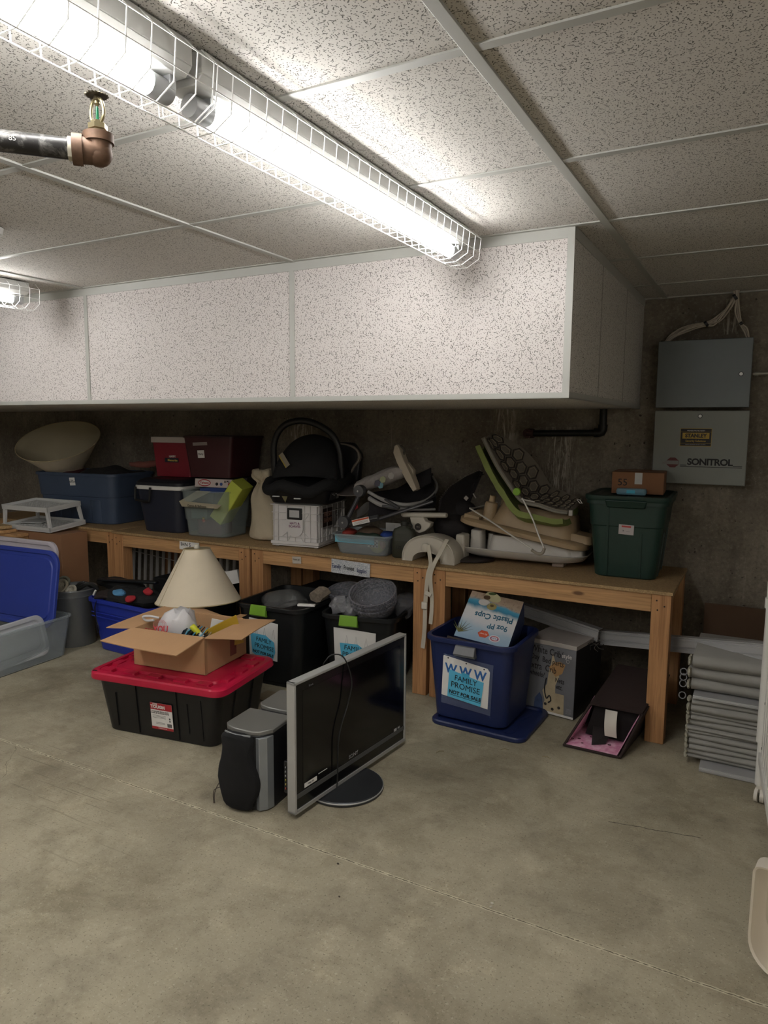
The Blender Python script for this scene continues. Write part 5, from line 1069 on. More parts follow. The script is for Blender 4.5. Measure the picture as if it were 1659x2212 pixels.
bl, brt = (-W/2-.02, .0, .004), (W/2, .0, .004)
tl, tr = (-W/2+.06, .16, .165), (W/2+.065, .16, .165)
BL, BR, TL, TR = (-W/2+.04, .62, .004), (W/2+.06, .62, .004), (-W/2+.10, .60, .235), (W/2+.12, .60, .235)
quad([bl, brt, BR, BL], .006, br, 'base_panel'); quad([tl, tr, TR, TL], .010, br, 'top_panel'); quad([brt, BR, TR, tr], .006, br, 'side_panel'); quad([bl, tl, TL, BL], .006, br, 'side_panel'); quad([BL, BR, TR, TL], .006, br, 'rear_panel')
quad([(-W/2-.01, .006, .011), (W/2-.012, .006, .011), (W/2+.03, .35, .011), (-W/2+.02, .35, .011)], .002, pink, 'pink_lining', label='pink floral lining')
quad([(-W/2-.012, .010, .012), (-W/2+.066, .165, .155), (-W/2+.05, .30, .16), (-W/2+.015, .25, .012)], .002, pink, 'pink_lining'); quad([(W/2-.012, .010, .012), (W/2+.052, .165, .155), (W/2+.05, .30, .16), (W/2+.01, .25, .012)], .002, pink, 'pink_lining')
quad([(-W/2+.045, .15, .02), (W/2+.0, .15, .02), (W/2+.05, .20, .155), (-W/2+.075, .20, .155)], .003, mat('120d0d', .95), 'dark_inner_flap')
quad([(-.02, .05, .014), (.035, .09, .014), (.05, .16, .06), (-.04, .16, .06)], .003, mat('1b1414', .9), 'inner_strap')
m = MB(); m.surf(lambda u, v: (.02+.055*u+.01*(1-v), .142-.022*math.sin(PI*v*.9)-.05*(1-v), .055+.112*v), 3, 10, .002); m.build('paper_tag', mat('b8b2a8', .6), o, label='white paper tag hanging from the top edge')
m = MB(); m.tube([Vector(bl)+Vector((0, -.003, .004)), Vector(brt)+Vector((0, -.003, .004))], .006, 6); m.tube([Vector(bl), Vector(tl)], .006, 6); m.tube([Vector(brt), Vector(tr)], .006, 6); m.build('edge_binding', br, o)

# -- folded grey curtain partitions
fab = mat('908e89', .85, vary=.1, bump=.12, bs=200)
def folded(label, x0, x1, yf, z0, z1, n, seed):
    o = thing('folded_partition', label, 'folding partition', ((x0+x1)/2, yf+.2, z0), 0, 'folded grey partition panels')
    W = x1-x0; m = MB(); rnd = random.Random(seed); hs = [.6+.8*rnd.random() for _ in range(n)]; s = sum(hs); z = 0
    for i in range(n):
        h = hs[i]/s*(z1-z0); dz = h; off = rnd.uniform(-.018, .018); xo = rnd.uniform(-.008, .008)
        prof = [Vector((0, -.2+off+.5*dz*(1-math.sin(PI*k/8))*.8, z+dz*k/8)) for k in range(9)]+[Vector((0, .2, z+dz)), Vector((0, .2, z))]
        R = []
        for j in range(13):
            u = j/12; R.append([p+Vector((-W/2+xo+W*u, .006*math.sin(u*9+i*2.2)*(p.y < .1), .0)) for p in prof])
        m.loft(R); z += dz
    m.build('fabric_folds', fab, o, smooth=70)
    m = MB(); z = 0
    for i in range(n):
        dz = hs[i]/s*(z1-z0); m.ball((-W/2-.006, -.17+.01*math.sin(i*3), z+dz/2), .010, .04, dz*.42, 10); z += dz
    q = m.jitter(.003, 50).build('frayed_edge', mat('a5a190', .9), o, label='cream frayed edge'); q['kind'] = 'stuff'; return o
cu1 = folded('lower folded grey partition stacked on the floor beside the right leg', -.225, .62, 3.285, .028, .305, 12, 3)
cu2 = folded('upper folded grey partition lying on the lower one', -.232, .62, 3.30, .335, .500, 3, 5)
def bar(label, x0, x1, y, z, w=.05, h=.014):
    o = MB(); o.box(x0, x1, y-.01, y+w, z, z+h); o.box(x0, x1, y-.014, y-.009, z+h*.3, z+h*.7); q = o.build('metal_track', al, None, smooth=0, bev=.001); return tag(q, label, 'metal track', 'tracks of the folded partitions')
bar('metal track between the two folded partitions', -.215, .62, 3.285, .312, .3, .016); bar('metal track on the floor under the folded partitions', -.17, .62, 3.245, .002, .32, .02)
m = MB()
for z in (.355, .385, .41, .30): m.tube([(-.262+.014*math.cos(a), 3.33+.004*math.sin(a), z+.014*math.sin(a)) for a in [2*PI*k/14 for k in range(14)]], .003, 6, closed=True)
tag(m.build('steel_chain', mat('77787a', .4, .7), None), 'short steel chain hanging at the left edge of the folded partitions', 'chain')
m = MB(); m.box(-.235, .40, 4.03, 4.045, .003, .575); tag(m.build('cardboard_sheet', mat('5a4432', .85), None, bev=.002), 'brown cardboard sheet leaning on the wall behind the folded partitions', 'cardboard')

# -- white crib at the right edge
cwh = mat('cfcdc6', .4, vary=.04)
o = thing('baby_crib', 'white slatted baby crib on casters cut off by the right edge', 'crib', M=T(.062, 3.09, 0) @ RZ(4) @ T(.238, -.34, 0))
def cx(y): return .062+.0*(3.1-y)
for (x, y) in ((.062, 3.09), (.062, 2.33), (.66, 3.09), (.66, 2.33)):
    m = MB(); X, Y = x-.30, y-2.75
    m.tube([(X, Y, .07), (X, Y, .25)], .017, 12); m.tube([(X, Y, .25), (X, Y, .86), (X, Y, .90), (X+.012, Y-.01, .925)], [.023, .023, .024, .02], 14); m.tube([(X, Y, .80), (X, Y, .84)], .028, 14); m.build('corner_post', cwh, o, smooth=50)
    m = MB(); m.tube([(X-.012, Y-.006, .030), (X+.0, Y-.010, .030)], .029, 20); m.tube([(X+.006, Y-.010, .030), (X+.020, Y-.013, .030)], .028, 20); m.box(X-.01, X+.012, Y-.015, Y+.015, .04, .075); m.build('caster', mat('c9c4b8', .4), o)
for z, hh in ((.885, .022), (.19, .022)):
    for x in (.062, .66): m = MB(); m.box(x-.30-.012, x-.30+.012, 2.34-2.75, 3.08-2.75, z-hh, z+hh); m.build('side_rail', cwh, o, bev=.004)
    for y in (3.09, 2.33): m = MB(); m.box(.075-.30, .65-.30, y-2.75-.012, y-2.75+.012, z-hh, z+hh); m.build('end_rail', cwh, o, bev=.004)
for x in (.062, .66):
    for i in range(10): y = 2.39+.070*i; m = MB(); m.box(x-.30-.006, x-.30+.006, y-2.75-.011, y-2.75+.011, .212, .863); m.build('slat', cwh, o)
for i in range(8): x = .13+.067*i; m = MB(); m.box(x-.30-.011, x-.30+.011, 3.084-2.75, 3.096-2.75, .212, .863); m.build('slat', cwh, o)
for z in (.46, .28): m = MB(); m.lathe([(.005, 0), (.005, .002)], 10, FR((.05-.30-.001, 2.95-2.75, z), (0, -1, 0), (0, 0, 1))); m.build('bolt', mat('6c6c6a', .4, .6), o)
# -- cream tub lying on its side, right foreground
ctub = mat('ddd4c4', .5, vary=.04)
o = thing('plastic_tub', 'cream plastic tub lying on its side at the lower right edge', 'tub', M=FR((.195, 2.05, .156), (1, -.06, 0), (0, .06, 1)) @ Matrix.Diagonal((.82, .82, .82, 1)))
def rq(w, h, z, rb, rt):
    out = []
    for qx, qy, a0, r in ((1, 1, 0, rt), (-1, 1, 90, rt), (-1, -1, 180, rb), (1, -1, 270, rb)):
        for i in range(9): a = math.radians(a0+90*i/8); out.append(Vector((qx*(w/2-r)+r*math.cos(a), qy*(h/2-r)+r*math.sin(a), z)))
    return out
m = MB(); m.loft([rq(.375, .375, .0, .13, .025), rq(.36, .36, -.005, .125, .02), rq(.345, .345, -.09, .115, .02), rq(.29, .27, -.13, .10, .02), rq(.28, .26, -.134, .10, .02), rq(.295, .275, -.136, .10, .02), rq(.36, .36, -.095, .12, .03), rq(.372, .372, -.008, .128, .028)], closed=True)
m.loft([rq(.29, .27, -.131, .10, .02), rq(.29, .27, -.135, .10, .02)]); m.build('tub_shell', ctub, o, smooth=50)

# -- two black totes with green latches under bench two
ht = mat('17191a', .4, vary=.1); grn = mat('6f9c2a', .4)
bd_ = mat('55504f', .6, vary=.1)
def htote(label, cx_, cy_, rz, a_, h, hx, fr_paper, words, papertilt, ps=(.20, .23)):
    o = thing('storage_tote', label, 'storage bin', (cx_, cy_, 0), rz, 'black totes with green latches')
    tote_body('tote_body', *a_, h, .06, ht, o, rim=.014, lip=.022, band=(.05, .006))
    w0, d0, w1, d1 = a_
    m = MB(); D = d1/2; m.loft([[Vector((hx+sx*.055, y, z)) for sx, y, z in ((-1, -D-.013, h-.062), (1, -D-.013, h-.062), (1, -D-.002, h-.062), (-1, -D-.002, h-.062))], [Vector((hx+sx*.055, y, z)) for sx, y, z in ((-1, -D-.030, h-.052), (1, -D-.030, h-.052), (1, -D-.008, h-.04), (-1, -D-.008, h-.04))], [Vector((hx+sx*.052, y, z)) for sx, y, z in ((-1, -D-.019, h+.004), (1, -D-.019, h+.004), (1, -D-.006, h+.004), (-1, -D-.006, h+.004))]]); m.build('green_latch', grn, o, bev=.003, label='lime green latch')
    f, a = fr_paper; pm = face(*a_, h, 'f', f, a, .003, papertilt); W_, H_ = ps
    m = MB(); m.surf(lambda u, v: ((u-.5)*W_*(1-.1*(1-v)*(u < .3)), (v-.5)*H_, .004+.002*math.sin(5*u+3*v)), 8, 8, .0008, pm); m.build('paper_sheet', M_PAPER, o, label='curled white sheet')
    m = MB()
    for x in (-.045, .01, .07): m.tube([(x-.008, .02, .0072), (x, .075, .0072), (x+.010, .02, .0072)], .0007, 4, pm)
    m.build('fold_lines', mat('8d8d8d', .7), o)
    m = MB(); m.prism([(-.085, .025), (.02, .030), (.045, .015), (.078, .0), (.088, -.06), (.07, -.118), (-.04, -.108), (-.07, -.09)], .0008, pm @ T(0, 0, .0075)); m.build('blue_notice', M_CYAN, o, label='torn light blue notice reading FAMILY PROMISE')
    for s, x, y, sz, b_ in words: text(s, pm @ T(x, y, .0086) @ RZ(-2), sz, M_INK, o, bold=b_, sx=.9)
    return o
ho1 = htote('black tote with green latch, its notice half hidden by the box flap', -2.452, 3.375, 3, (.36, .46, .44, .52), .475, -.05, (.58, -.035), (('FAMILY', .008, -.005, .036, 0), ('PROMISE', .012, -.045, .038, 0), ('NOT FOR SALE', .006, -.083, .023, .0007)), -5)
ho2 = htote('black tote with green latch holding glass bowls behind the television', -1.978, 3.50, 11, (.36, .40, .43, .48), .45, -.045, (.58, -.02), (('FAMILY', .0, .0, .040, 0), ('PROMISE', .005, -.042, .042, 0)), -3, (.25, .22))
# glass bowls
gl = NT('pressed_glass'); v = gl.coord(); vo = gl.n('TexVoronoi', {'Scale': 75}); gl.t.links.new(v, vo.inputs['Vector']); gl.b.inputs['Base Color'].default_value = (.30, .30, .33, 1); gl.b.inputs['Roughness'].default_value = .12; gl.b.inputs['Specular IOR Level'].default_value = .8
gl.bump(vo.outputs[0], 1.0, .01); tr_ = gl.n('BsdfTransparent'); mx_ = gl.n('MixShader', {0: .42}); tr_.inputs[0].default_value = (.85, .85, .88, 1)
gl.t.links.new(tr_.outputs[0], mx_.inputs[1]); gl.t.links.new(gl.b.outputs[0], mx_.inputs[2]); gl.t.links.new(mx_.outputs[0], gl.out.inputs[0])
def bowl(label, c, r, tilt, rz, sc_=1.0, group=None):
    M = T(*c) @ RZ(rz) @ RX(tilt); m = MB()
    m.lathe([(r*.30, 0), (r*.62, .012), (r*.86, .045), (r*.97, .085), (r, .11), (r*1.02, .113), (r*.96, .113), (r*.93, .085), (r*.82, .05), (r*.58, .02), (r*.28, .010)], 48, c1=True)
    n_ = 48
    for k in range(n_): a = 2*PI*k/n_; m.ball((r*1.0*math.cos(a), r*1.0*math.sin(a), .108), .0075, .0075, .0065, 6)
    ob = m.build('glass_bowl', gl.m, None, smooth=60); ob.matrix_world = M; return tag(ob, label, 'bowl', group)
bowl('top glass bowl of the tilted stack in the right black tote', (-1.895, 3.40, .475), .132, 24, 10, group='pressed glass bowls')
bowl('lower glass bowl under the top one in the tilted stack', (-1.893, 3.405, .452), .130, 24, 10, group='pressed glass bowls')
bowl('lowest glass bowl at the bottom of the tilted stack', (-1.891, 3.41, .429), .128, 24, 10, group='pressed glass bowls')
bowl('smaller glass bowl at the left in the right black tote', (-2.14, 3.50, .43), .105, 12, 0, group='pressed glass bowls')
film = mat('b9b7bb', .12, vary=.05, alpha=.28, bump=.9, bs=45, spec=1.0)
def crump(name, label, c, s, mt, amp=.03, sc_=14, cat='plastic bag', seed=0, rings=20):
    m = MB(); m.ball((0, 0, 0), *s, rings); m.jitter(amp, sc_, seed); ob = m.build(name, mt, None, smooth=25); ob.matrix_world = T(*c); return tag(ob, label, cat)
crump('plastic_wrap', 'crumpled clear plastic wrap between the two glass bowls', (-2.055, 3.335, .475), (.085, .05, .055), film, .035, 22)
crump('plastic_bag', 'clear plastic bag behind the stacked glass bowls', (-1.80, 3.58, .47), (.08, .09, .07), film, .03, 16, seed=4)
crump('plastic_bag', 'translucent plastic bag in the left black tote', (-2.53, 3.40, .43), (.14, .13, .075), mat('8d8c8a', .2, alpha=.3, bump=.6, bs=30), .03, 12, seed=8)
crump('dark_bag', 'black plastic bag filling the left black tote', (-2.44, 3.42, .36), (.17, .19, .075), mat('151517', .35, bump=.5, bs=40), .02, 14, seed=2)
m = MB(); m.tube([P(680, 1290, 3.32), P(700, 1278, 3.40)], .05, 8, flat=.7); m.jitter(.008, 30); tag(m.build('wrapped_bundle', mat('7d7264', .85, vary=.4, vs=60), None), 'brown and white patterned bundle at the right of the left black tote', 'bundle')
m = MB(); m.box(-.05, .05, -.012, .012, -.006, .006); ob = m.build('white_strip', M_PAPER, None, bev=.001); ob.matrix_world = T(*P(662, 1307, 3.22)) @ RZ(20); tag(ob, 'small white strip at the front rim of the left black tote', 'paper')
m = MB(); m.lathe([(.018, 0), (.022, .004), (.02, .03), (.012, .035)], 16, T(*P(692, 1452, 2.96)) @ RX(70)); 
ob = MB().box(-2.40, -2.18, 2.93, 3.06, .002, .006).build('cardboard_piece', mat('8f7f66', .8), None); tag(ob, 'flat tan cardboard on the floor in front of the left black tote', 'cardboard')
m = MB(); m.ball((0, 0, 0), .03, .03, .022, 14); m.jitter(.01, 40); ob = m.build('brown_ball', mat('6a4a34', .8, vary=.4, vs=90), None); ob.matrix_world = T(-2.19, 3.10, .024); tag(ob, 'small brown patterned ball on the floor behind the television', 'ball')

# -- lampshade standing on a dark bin
ob = thing('dark_bin', 'dark bin under the standing lampshade', 'storage bin', (-2.90, 3.10, 0), 0)
tote_body('bin_body', .26, .26, .30, .30, .465, .04, ht, ob, rim=.008, lip=.015); MB().loft([rr(.32, .32, .04, .456), rr(.32, .32, .04, .47)]).build('lid', ht, ob)
Ms = T(-2.865, 3.02, .478) @ RY(-3.5) @ RX(-3)
shade('lampshade', 'cream lampshade with a white finial behind the open cardboard box', Ms, .075, .243, .305)
lo = [x for x in bpy.data.objects if x.name.startswith('lampshade')][-1]
m = MB(); m.lathe([(.006, .26), (.007, .30), (.016, .305), (.018, .315), (.014, .327), (.004, .331)], 18); m.build('finial', mat('cfc9b8', .35), lo)

# -- bright blue bin of clothes
bb = mat('24359a', .38, vary=.06)
o = thing('storage_tote', 'bright blue bin full of clothes below the IHN sign', 'storage bin', (-3.60, 3.225, 0), -3)
a_ = (.52, .24, .62, .31)
tote_body('tote_body', *a_, .355, .06, bb, o, rim=.016, lip=.022, band=(.80, .004)); m = MB()
for i, z in enumerate((.235, .262)): m.tube([(x, -.155+.004*(abs(x) > .2)-.003, z+.0+.05*(x/.3)**2*0) for x in (-.27, -.2, 0, .2, .27)], .004, 5)
m.build('moulded_line', bb, o)
m = MB(); m.tube([(-.20, -.16, .345), (-.205, -.176, .30), (-.20, -.172, .22), (-.185, -.165, .16), (-.20, -.165, .13), (-.205, -.17, .20), (-.198, -.178, .30), (-.19, -.17, .35)], .0032, 6, smooth=5); tag(m.build('cord', M_BLACK, None), 'black cord looped over the rim of the bright blue bin', 'cord').matrix_world = T(-3.60, 3.225, 0) @ RZ(-3)
def lumps(items):
    for i, (nm, lb, px, py, Y, s, c, cat) in enumerate(items): crump(nm, lb, P(px, py, Y), s, mat(c, .85, bump=.2, bs=120), .022, 16, cat, seed=i*3.3)
lumps([('black_clothes', 'black clothing heaped in the middle of the bright blue bin', 285, 1290, 3.22, (.26, .13, .06), '121214', 'clothes'),
       ('blue_cloth', 'light blue cloth fold on the clothes in the bright blue bin', 258, 1282, 3.14, (.06, .04, .025), '4f86b0', 'cloth'),
       ('red_hat', 'red fabric hat at the front of the bright blue bin', 281, 1292, 3.10, (.045, .035, .022), '9c2029', 'hat'),
       ('red_cloth', 'second red cloth further right in the bright blue bin', 320, 1277, 3.20, (.045, .03, .022), '9c2029', 'cloth'),
       ('brown_cloth', 'dark brown cloth left of the light blue cloth in the bin', 226, 1286, 3.12, (.07, .05, .022), '261c1a', 'cloth'),
       ('black_bag', 'black bag lying behind the clothes under the bench', 262, 1262, 3.36, (.24, .06, .04), '0f1011', 'bag')])
m = MB(); m.box(-.006, .006, -.004, .004, -.02, .025); ob = m.build('white_tag', M_WHITE, None); ob.matrix_world = T(*P(204, 1281, 3.10)) @ RY(35); tag(ob, 'small white tag at the left end of the bright blue bin', 'tag')
m = MB(); m.box(-.26, .26, -.02, .02, 0, .02); ob = m.build('black_tube_case', mat('1a1c1e', .35), None, bev=.008); ob.matrix_world = T(*P(275, 1258, 3.30)) @ RZ(5) @ RY(-3); tag(ob, 'long black case lying across the back of the bright blue bin', 'case')
# under bench three: slatted white crib side, dark boxes
o = thing('crib_side', 'white slatted crib side leaning in the dark under the IHN bench', 'crib panel', M=T(-3.98, 3.92, 0) @ RX(-4))
m = MB(); m.box(-.60, .62, -.01, .01, .575, .61); m.build('top_rail', M_WHITE, o, bev=.003); m = MB(); m.box(-.60, .62, -.01, .01, .01, .045); m.build('bottom_rail', M_WHITE, o, bev=.003)
for i in range(19): x = -.58+.065*i; m = MB(); m.box(x-.011, x+.011, -.006, .006, .0455, .5745); m.build('slat', M_WHITE, o)
for x in (-.56, .2): m = MB(); m.box(x-.02, x+.02, -.016, -.0065, .0, .61); m.build('stile', M_WHITE, o)
m = MB(); m.tube([(-.58, -.022, .50), (0, -.024, .455), (.6, -.022, .42)], .003, 6); m.build('wire_rod', M_WHITE, o)
ob = MB().box(-.30, .30, -.14, .14, 0, .40).build('dark_box', mat('121315', .6), None, bev=.01); ob.matrix_world = T(-3.55, 3.74, 0); tag(ob, 'dark box under the IHN bench behind the blue bin', 'box')
ob = MB().box(-.22, .22, -.14, .14, 0, .44).build('dark_box', mat('141416', .6), None, bev=.01); ob.matrix_world = T(-2.45, 3.86, 0); tag(ob, 'dark box in the shadow behind the left black tote', 'box')
ob = MB().box(-.07, .08, -.01, .01, 0, .09).build('white_book', M_PAPER, None, bev=.002); ob.matrix_world = T(*P(500, 1262, 3.56)) @ RY(-14); tag(ob, 'white printed card showing at the right of the standing lampshade', 'card')
# -- galvanised can with rope
o = thing('metal_can', 'grey metal trash can with coiled rope beside the blue bin', 'can', (-4.12, 3.13, 0), 0)
m = MB(); m.lathe([(.135, 0), (.14, .01), (.152, .33), (.158, .345), (.156, .355), (.160, .37), (.163, .385), (.158, .392), (.150, .385), (.146, .33), (.132, .02)], 48); m.build('can_body', mat('7b7e80', .35, .6, vary=.1), o)
m = MB(); m.tube([(.155*math.cos(a), .155*math.sin(a), .345) for a in [2*PI*k/40 for k in range(40)]], .005, 6, closed=True); m.build('rolled_hoop', mat('7b7e80', .35, .6), o)
def coil(label, cols, x, y, r, z, rt):
    m = MB()
    for i in range(4): rr_ = r-.010*i; m.tube([Vector((x+rr_*math.cos(a), y+.5*rr_*math.sin(a)+.01*i, z+rr_*.75*math.sin(a))) for a in [2*PI*k/20 for k in range(20)]], .0095, 8, closed=True)
    return tag(m.jitter(.004, 20).build('rope_coil', mat(cols, .8, vary=.2, vs=80, bump=.4), None), label, 'rope')
coil('cream coiled rope standing in the metal can', '9e9784', -4.14, 3.06, .05, .405, 0); coil('grey green rope loop at the back of the metal can', '6f7062', -4.22, 3.13, .055, .40, 0); coil('pale rope ring at the right of the metal can', 'b5b0a2', -4.03, 3.05, .038, .39, 0)
m = MB()
for i in range(3): m.tube([(-4.09+.02*i, 3.12, .38), (-4.03+.03*i, 3.15, .425), (-3.99+.02*i, 3.20, .38)], .012, 8, smooth=4)
tag(m.build('black_hose', mat('232423', .5), None), 'dark hose loops at the back of the metal can', 'hose')

# -- clear bin at the left edge with lids in it
LC = T(-4.22, 2.60, 0) @ RZ(3)
o = thing('clear_bin', 'large clear plastic bin of lids cut off by the left edge', 'storage bin', M=LC)
tote_body('bin_body', .62, .62, .68, .68, .272, .05, CLEAR2, o, t=.003, rim=.012, lip=.012)
def lidshape(w, h, r, mt, label, M, e=.02):
    o = thing('bin_lid', label, 'lid', M=M); m = MB()
    m.loft([rr(w, h, r, -.006, 10), rr(w, h, r, .010, 10), rr(w-.012, h-.012, r, .014, 10), rr(w-.05, h-.05, r*.8, .014, 10), rr(w-.065, h-.065, r*.8, .004, 10), rr(w-.10, h-.10, r*.7, .004, 10), rr(w-.11, h-.11, r*.7, .010, 10)]); m.build('lid_panel', mt, o, smooth=30); return o
lidshape(.66, .50, .10, mat('2c3d8f', .4, vary=.05), 'bright blue bin lid standing up in the clear bin', FR((-4.225, 2.83, .445), (1, .06, 0), (0, .16, 1)))
lidshape(.70, .42, .07, mat('c5bfc6', .35, alpha=.75), 'whitish bin lid standing behind the bright blue lid', FR((-4.32, 2.895, .53), (1, .05, 0), (0, .08, 1)))
lidshape(.58, .26, .06, mat('c3c4c6', .3, alpha=.72), 'frosted clear lid lying against the front wall of the clear bin', FR((-3.945, 2.50, .165), (.0, 1, .05), (-.22, 0, 1)))
crump('dark_fabric', 'dark fabric at the bottom of the clear bin of lids', (-4.2, 2.60, .09), (.26, .27, .07), mat('26282a', .9), .02, 10, 'fabric', 5)

# ================================================================ pipes, panels, cables
ip = mat('232322', .45, .6, vary=.25, vs=14); rust = mat('6e5442', .6, .3, vary=.4, vs=40); 
E_ = Vector((-1.0, .85, 1.945)); Dp = Vector((-.10, -.106, .0)).normalized()
o = thing('sprinkler', 'fire sprinkler head on a black iron pipe with a rusty elbow', 'sprinkler', tuple(E_))
pd = Dp
t_ = NT('sooty_pipe'); v = t_.coord(); n_ = t_.noise(v, 30, 5, .7, .5); c = t_.mix(t_.ramp(n_, [(.5, 0.0), (.62, .7)]), srgb('2b2a29'), srgb('7d7b78')); t_.set(t_.b.inputs['Base Color'], c); t_.b.inputs['Metallic'].default_value = .4; t_.set(t_.b.inputs['Roughness'], t_.ramp(n_, [(.4, .3), (.7, .6)]))
m = MB(); m.tube([pd*.02, pd*.9], .0168, 24); m.build('iron_pipe', t_.m, o)
text('85', FR(tuple(pd*.145+pd.cross(Vector((0, 0, 1))).normalized()*.0169+Vector((0, 0, -.001))), tuple(-pd), (0, 0, 1)) if False else FR(tuple(pd*.125+Vector((.707, -.707, 0))*.0172), tuple(-pd), (0, 0, 1)), .011, mat('a9a7a4', .6), o)
m = MB(); m.tube([pd*.034, pd*.022, pd*.012, Vector((0, 0, .0)), Vector((0, 0, .012)), Vector((0, 0, .022))], [.021, .021, .021, .022, .021, .020], 24); m.ball((0, 0, -.002), .0215, .0215, .0215, 20); m.build('elbow', rust, o, smooth=60)
m = MB(); m.tube([pd*.024, pd*.040], .0245, 28); m.tube([Vector((0, 0, .014)), Vector((0, 0, .028))], .0245, 28); m.build('elbow_collar', rust, o)
m = MB(); m.tube([pd*.040, pd*.046], .019, 20); m.jitter(.0015, 200); m.build('thread_sealant', mat('b9b5a5', .9), o)
brs = mat('8f8568', .35, .7)
m = MB(); m.lathe([(.0125, .028), (.0125, .034), (.0155, .035), (.0155, .043), (.010, .044), (.010, .048)], 6); m.build('hex_nut', brs, o)
m = MB(); 
for s in (-1, 1): m.tube([Vector((s*.008, 0, .046)), Vector((s*.0145, 0, .055)), Vector((s*.0145, 0, .068)), Vector((s*.009, 0, .080)), Vector((0, 0, .084))], .0028, 8, smooth=5)
m.lathe([(.006, .080), (.004, .088)], 12); m.build('yoke_arms', brs, o)
m = MB(); m.lathe([(.002, .048), (.0024, .052), (.0024, .068), (.0015, .072)], 12); m.build('glass_bulb', mat('0f6b45', .15), o, label='green glass bulb'); m = MB(); m.lathe([(.0015, .071), (.005, .075), (.004, .082)], 12); m.build('bulb_seat', brs, o)
m = MB(); n_ = 40; m.loft([[Vector((r*(1 if k % 2 else .84)*math.cos(2*PI*k/n_), r*(1 if k % 2 else .84)*math.sin(2*PI*k/n_), z)) for k in range(n_)] for r, z in ((.019, .087), (.019, .0885))]); m.lathe([(.012, .0885), (.006, .0905)], 20); m.build('toothed_deflector', mat('4c4638', .4, .6), o, smooth=0)

o = thing('iron_pipe', 'black iron drain pipe dropping from the bulkhead and turning along the wall', 'pipe', (-.807, 4.045, 1.469))
m = MB(); m.tube([(0, 0, .02), (0, 0, .131)], .021, 20); m.build('vertical_run', ip, o); m = MB(); m.tube([(-.02, 0, -.001), (-.40, 0, -.008)], .019, 20); m.build('horizontal_run', ip, o)
m = MB(); m.tube([(0, 0, .045), (0, 0, .018), (-.006, 0, .004), (-.020, 0, 0), (-.045, 0, 0)], [.026, .025, .025, .025, .026], 20); m.build('elbow', ip, o)
m = MB(); m.tube([(-.39, 0, -.008), (-.43, 0, -.008)], .026, 20); m.tube([(-.425, -.02, -.008), (-.425, .06, -.008)], .027, 20); m.build('wall_elbow', mat('3f2522', .6, .3), o)

gp = mat('63696a', .4, .25, vary=.06); gp2 = mat('787b76', .45, .15, vary=.05)
def cab(label, x0, x1, z0, z1, mt, lock):
    cx_, cz = (x0+x1)/2, z0; o = thing('steel_cabinet', label, 'electrical cabinet', (cx_, 4.0, z0), 0, 'steel cabinets on the wall'); w2 = (x1-x0)/2; h = z1-z0
    MB().box(-w2+.004, w2-.004, .004, .107, .004, h-.004).build('cabinet_body', mt, o, bev=.002); MB().box(-w2, w2, -.012, .0035, 0, h).build('door', mt, o, bev=.003)
    l_ = thing; m = MB(); M = FR((lock[0], -.012, lock[1]), (1, 0, 0), (0, 0, 1)); m.lathe([(.011, 0), (.011, .003), (.008, .0035)], 20, M); q = m.build('lock_ring', mat('2a2a2a', .4, .5), o); m = MB(); m.lathe([(.008, .0035), (.008, .005)], 20, M); m.box(-.001, .001, -.006, .006, .005, .0055, M); m.build('lock_core', mat('c4c4c0', .3, .6), q); return o
cab('upper grey steel cabinet with cables entering its top', -.530, -.088, 1.604, 1.947, gp, (.175, .165))
cb = cab('lower grey steel cabinet with SONITROL and STANLEY signs', -.530, -.083, 1.208, 1.588, gp2, (-.003, .352))
F0 = FR((0, -.0122, 0), (1, 0, 0), (0, 0, 1)); dk_ = mat('171512', .5); yl = mat('a88a2e', .5)
S_ = F0 @ T(-.018, .243, 0)
m = MB(); plate(m, .150, .092, S_, .0006); m.build('sticker_border', yl, cb); m = MB(); plate(m, .146, .088, S_ @ T(0, 0, .0006), .0004); m.build('security_sticker', dk_, cb, label='black and yellow security sticker')
m = MB(); plate(m, .128, .030, S_ @ T(0, .008, .001), .0004); m.build('yellow_panel', yl, cb); text('STANLEY', S_ @ T(0, .008, .0016), .026, dk_, cb, bold=.0012, sx=.95); text('Security Solutions', S_ @ T(0, -.019, .0014), .0145, yl, cb, bold=.0003, sx=.92); text('PREMISES PROTECTED BY', S_ @ T(0, .034, .0014), .0075, M_WHITE, cb)
for y in (.0275, -.031): m = MB(); plate(m, .146, .0012, S_ @ T(0, y, .001), .0004); m.build('thin_rule', yl, cb)
text('STANLEY CONVERGENT SECURITY SOLUTIONS', S_ @ T(0, -.037, .0014), .0045, mat('a3a3a3', .5), cb)
text('SONITROL', F0 @ T(.055, .115, .0005), .046, M_INK, cb, bold=.0016, sx=1.02, sp=.92)
for x0, x1, y in ((-.086, -.055, .098), (.163, .205, .098), (-.086, .205, .091)): m = MB(); m.box(x0, x1, y-.0015, y+.0015, 0, .0006, F0); m.build('printed_rule', M_INK, cb)
m = MB(); m.prism([(.032*math.cos(a), .028*math.sin(a)) for a in [PI/8+PI/4*k for k in range(8)]], .0006, F0 @ T(-.123, .110, 0)); m.build('octagon_mark', mat('5b2323', .5), cb)
m = MB(); m.prism([(-.055, -.006), (-.03, .010), (.028, .010), (.028, -.010), (-.025, -.010)], .0006, F0 @ T(-.123, .110, .0007)); m.build('octagon_band', mat('77726f', .5), cb)
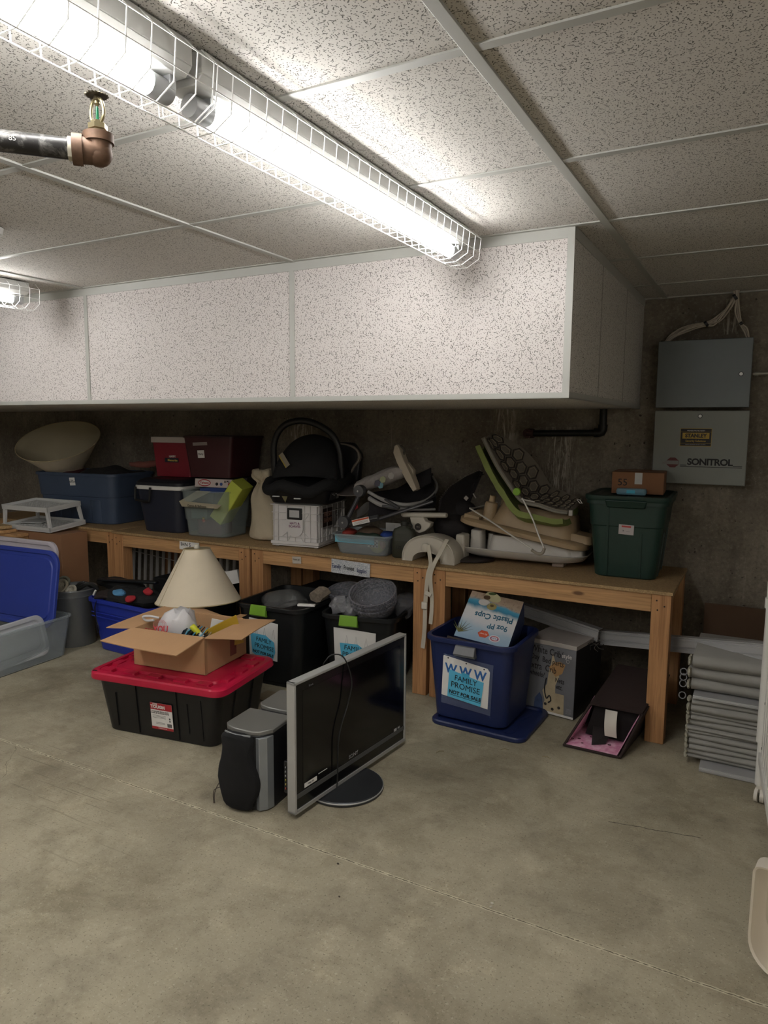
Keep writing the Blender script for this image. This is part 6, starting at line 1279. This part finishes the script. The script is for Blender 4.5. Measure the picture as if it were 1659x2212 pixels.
# cable bundles
def bundle(label, nodes, n, spread, seed):
    o = thing('cable_bundle', label, 'cables', tuple(nodes[0]), 0, 'cables above the steel cabinet'); rnd = random.Random(seed)
    for i in range(n):
        a = 2*PI*i/n; pts = []
        for j, p in enumerate(nodes):
            s = spread[j]; pts.append(Vector(p)+Vector((math.cos(a)*s, math.sin(a)*s*.5, math.sin(a+.6)*s))+Vector((rnd.uniform(-1, 1), 0, rnd.uniform(-1, 1)))*s*.25)
        m = MB(); m.tube(pts, .0036, 6, smooth=6); m.build('cable', mat(['b3a99a', '9c9284', 'bdb3a5'][i % 3], .6), o, world=True)
    return o
top = P(1588, 640, 4.05)
bundle('left bundle of tan cables sweeping down to the cabinet top', [Vector((top.x, 4.05, 2.19)), top, P(1572, 668, 4.05), P(1550, 690, 4.05), P(1525, 700, 4.05), P(1490, 708, 4.05), P(1458, 722, 4.05), P(1438, 742, 4.05)], 9, [.008, .008, .016, .024, .010, .017, .018, .014], 1)
bundle('right bundle of tan cables dropping to the cabinet top', [Vector((top.x+.012, 4.05, 2.19)), top+Vector((.012, 0, 0)), P(1592, 672, 4.05), P(1600, 698, 4.05), P(1610, 712, 4.05), P(1616, 732, 4.05)], 5, [.004, .004, .009, .004, .008, .004], 2)
for i, p in enumerate((P(1588, 642, 4.05), P(1526, 700, 4.05), P(1601, 699, 4.05))): m = MB(); m.tube([p+Vector((-.006, 0, -.004)), p+Vector((.006, 0, .004))], .017 if i != 2 else .010, 10, flat=1); ob = m.build('cable_tie', M_BLACK, None); tag(ob, ['black tie round the cables where they leave the ceiling', 'black tie halfway along the left cable bundle', 'black tie on the right cable bundle'][i], 'cable tie')
m = MB(); m.tube([(-.083, 4.05, 1.772), (.35, 4.05, 1.775)], .009, 12); m.tube([(-.078, 4.05, 1.772), (-.058, 4.05, 1.772)], .012, 12); tag(m.build('conduit', mat('9a978c', .4, .3), None), 'thin pale conduit leaving the upper cabinet to the right', 'conduit')
# ceiling fitting at the left edge
m = MB(); m.lathe([(.055, .0), (.05, -.022), (.03, -.028)], 28, T(-2.47, 1.60, HC)); tag(m.build('ceiling_fitting', mat('b9b8b4', .5), None), 'round white ceiling fitting cut off by the left edge', 'ceiling fitting')
# litter on the floor
for i, (px, py, c, s) in enumerate(((730, 1867, '2a251d', .005), (1063, 1953, 'b9b4a4', .006), (733, 1938, '3a3428', .004), (1060, 1960, 'a7a294', .005), (462, 1580, '8a6a3c', .004))):
    p = PZ(px, py, 0); m = MB(); m.ball((0, 0, s*.5), s, s*.7, s*.5, 8); ob = m.build('pebble', mat(c, .8), None); ob.matrix_world = T(p.x, p.y, 0); tag(ob, ['dark pebble on the floor nearest the control joint', 'pale crumb on the floor right of centre', 'small dark speck below the control joint', 'smaller pale crumb beside the other one', 'tan crumb beside the black tote'][i], 'pebble')
for i, (px, py) in enumerate(((1180, 1637), (1090, 1620), (950, 1625))):
    p = PZ(px, py, 0); m = MB(); m.tube([(-.02, 0, .002), (0, .004, .004), (.022, -.003, .002)], .0013, 5, smooth=3); m.tube([(-.004, .002, .003), (.006, .014, .002)], .001, 5); ob = m.build('twig', mat('8d8061', .8), None); ob.matrix_world = T(p.x, p.y, 0) @ RZ(30*i); tag(ob, ['tiny dry stalk on the floor near the grey carton', 'tiny dry stalk in front of the dark blue lid', 'tiny dry stalk left of the dark blue lid'][i], 'debris')
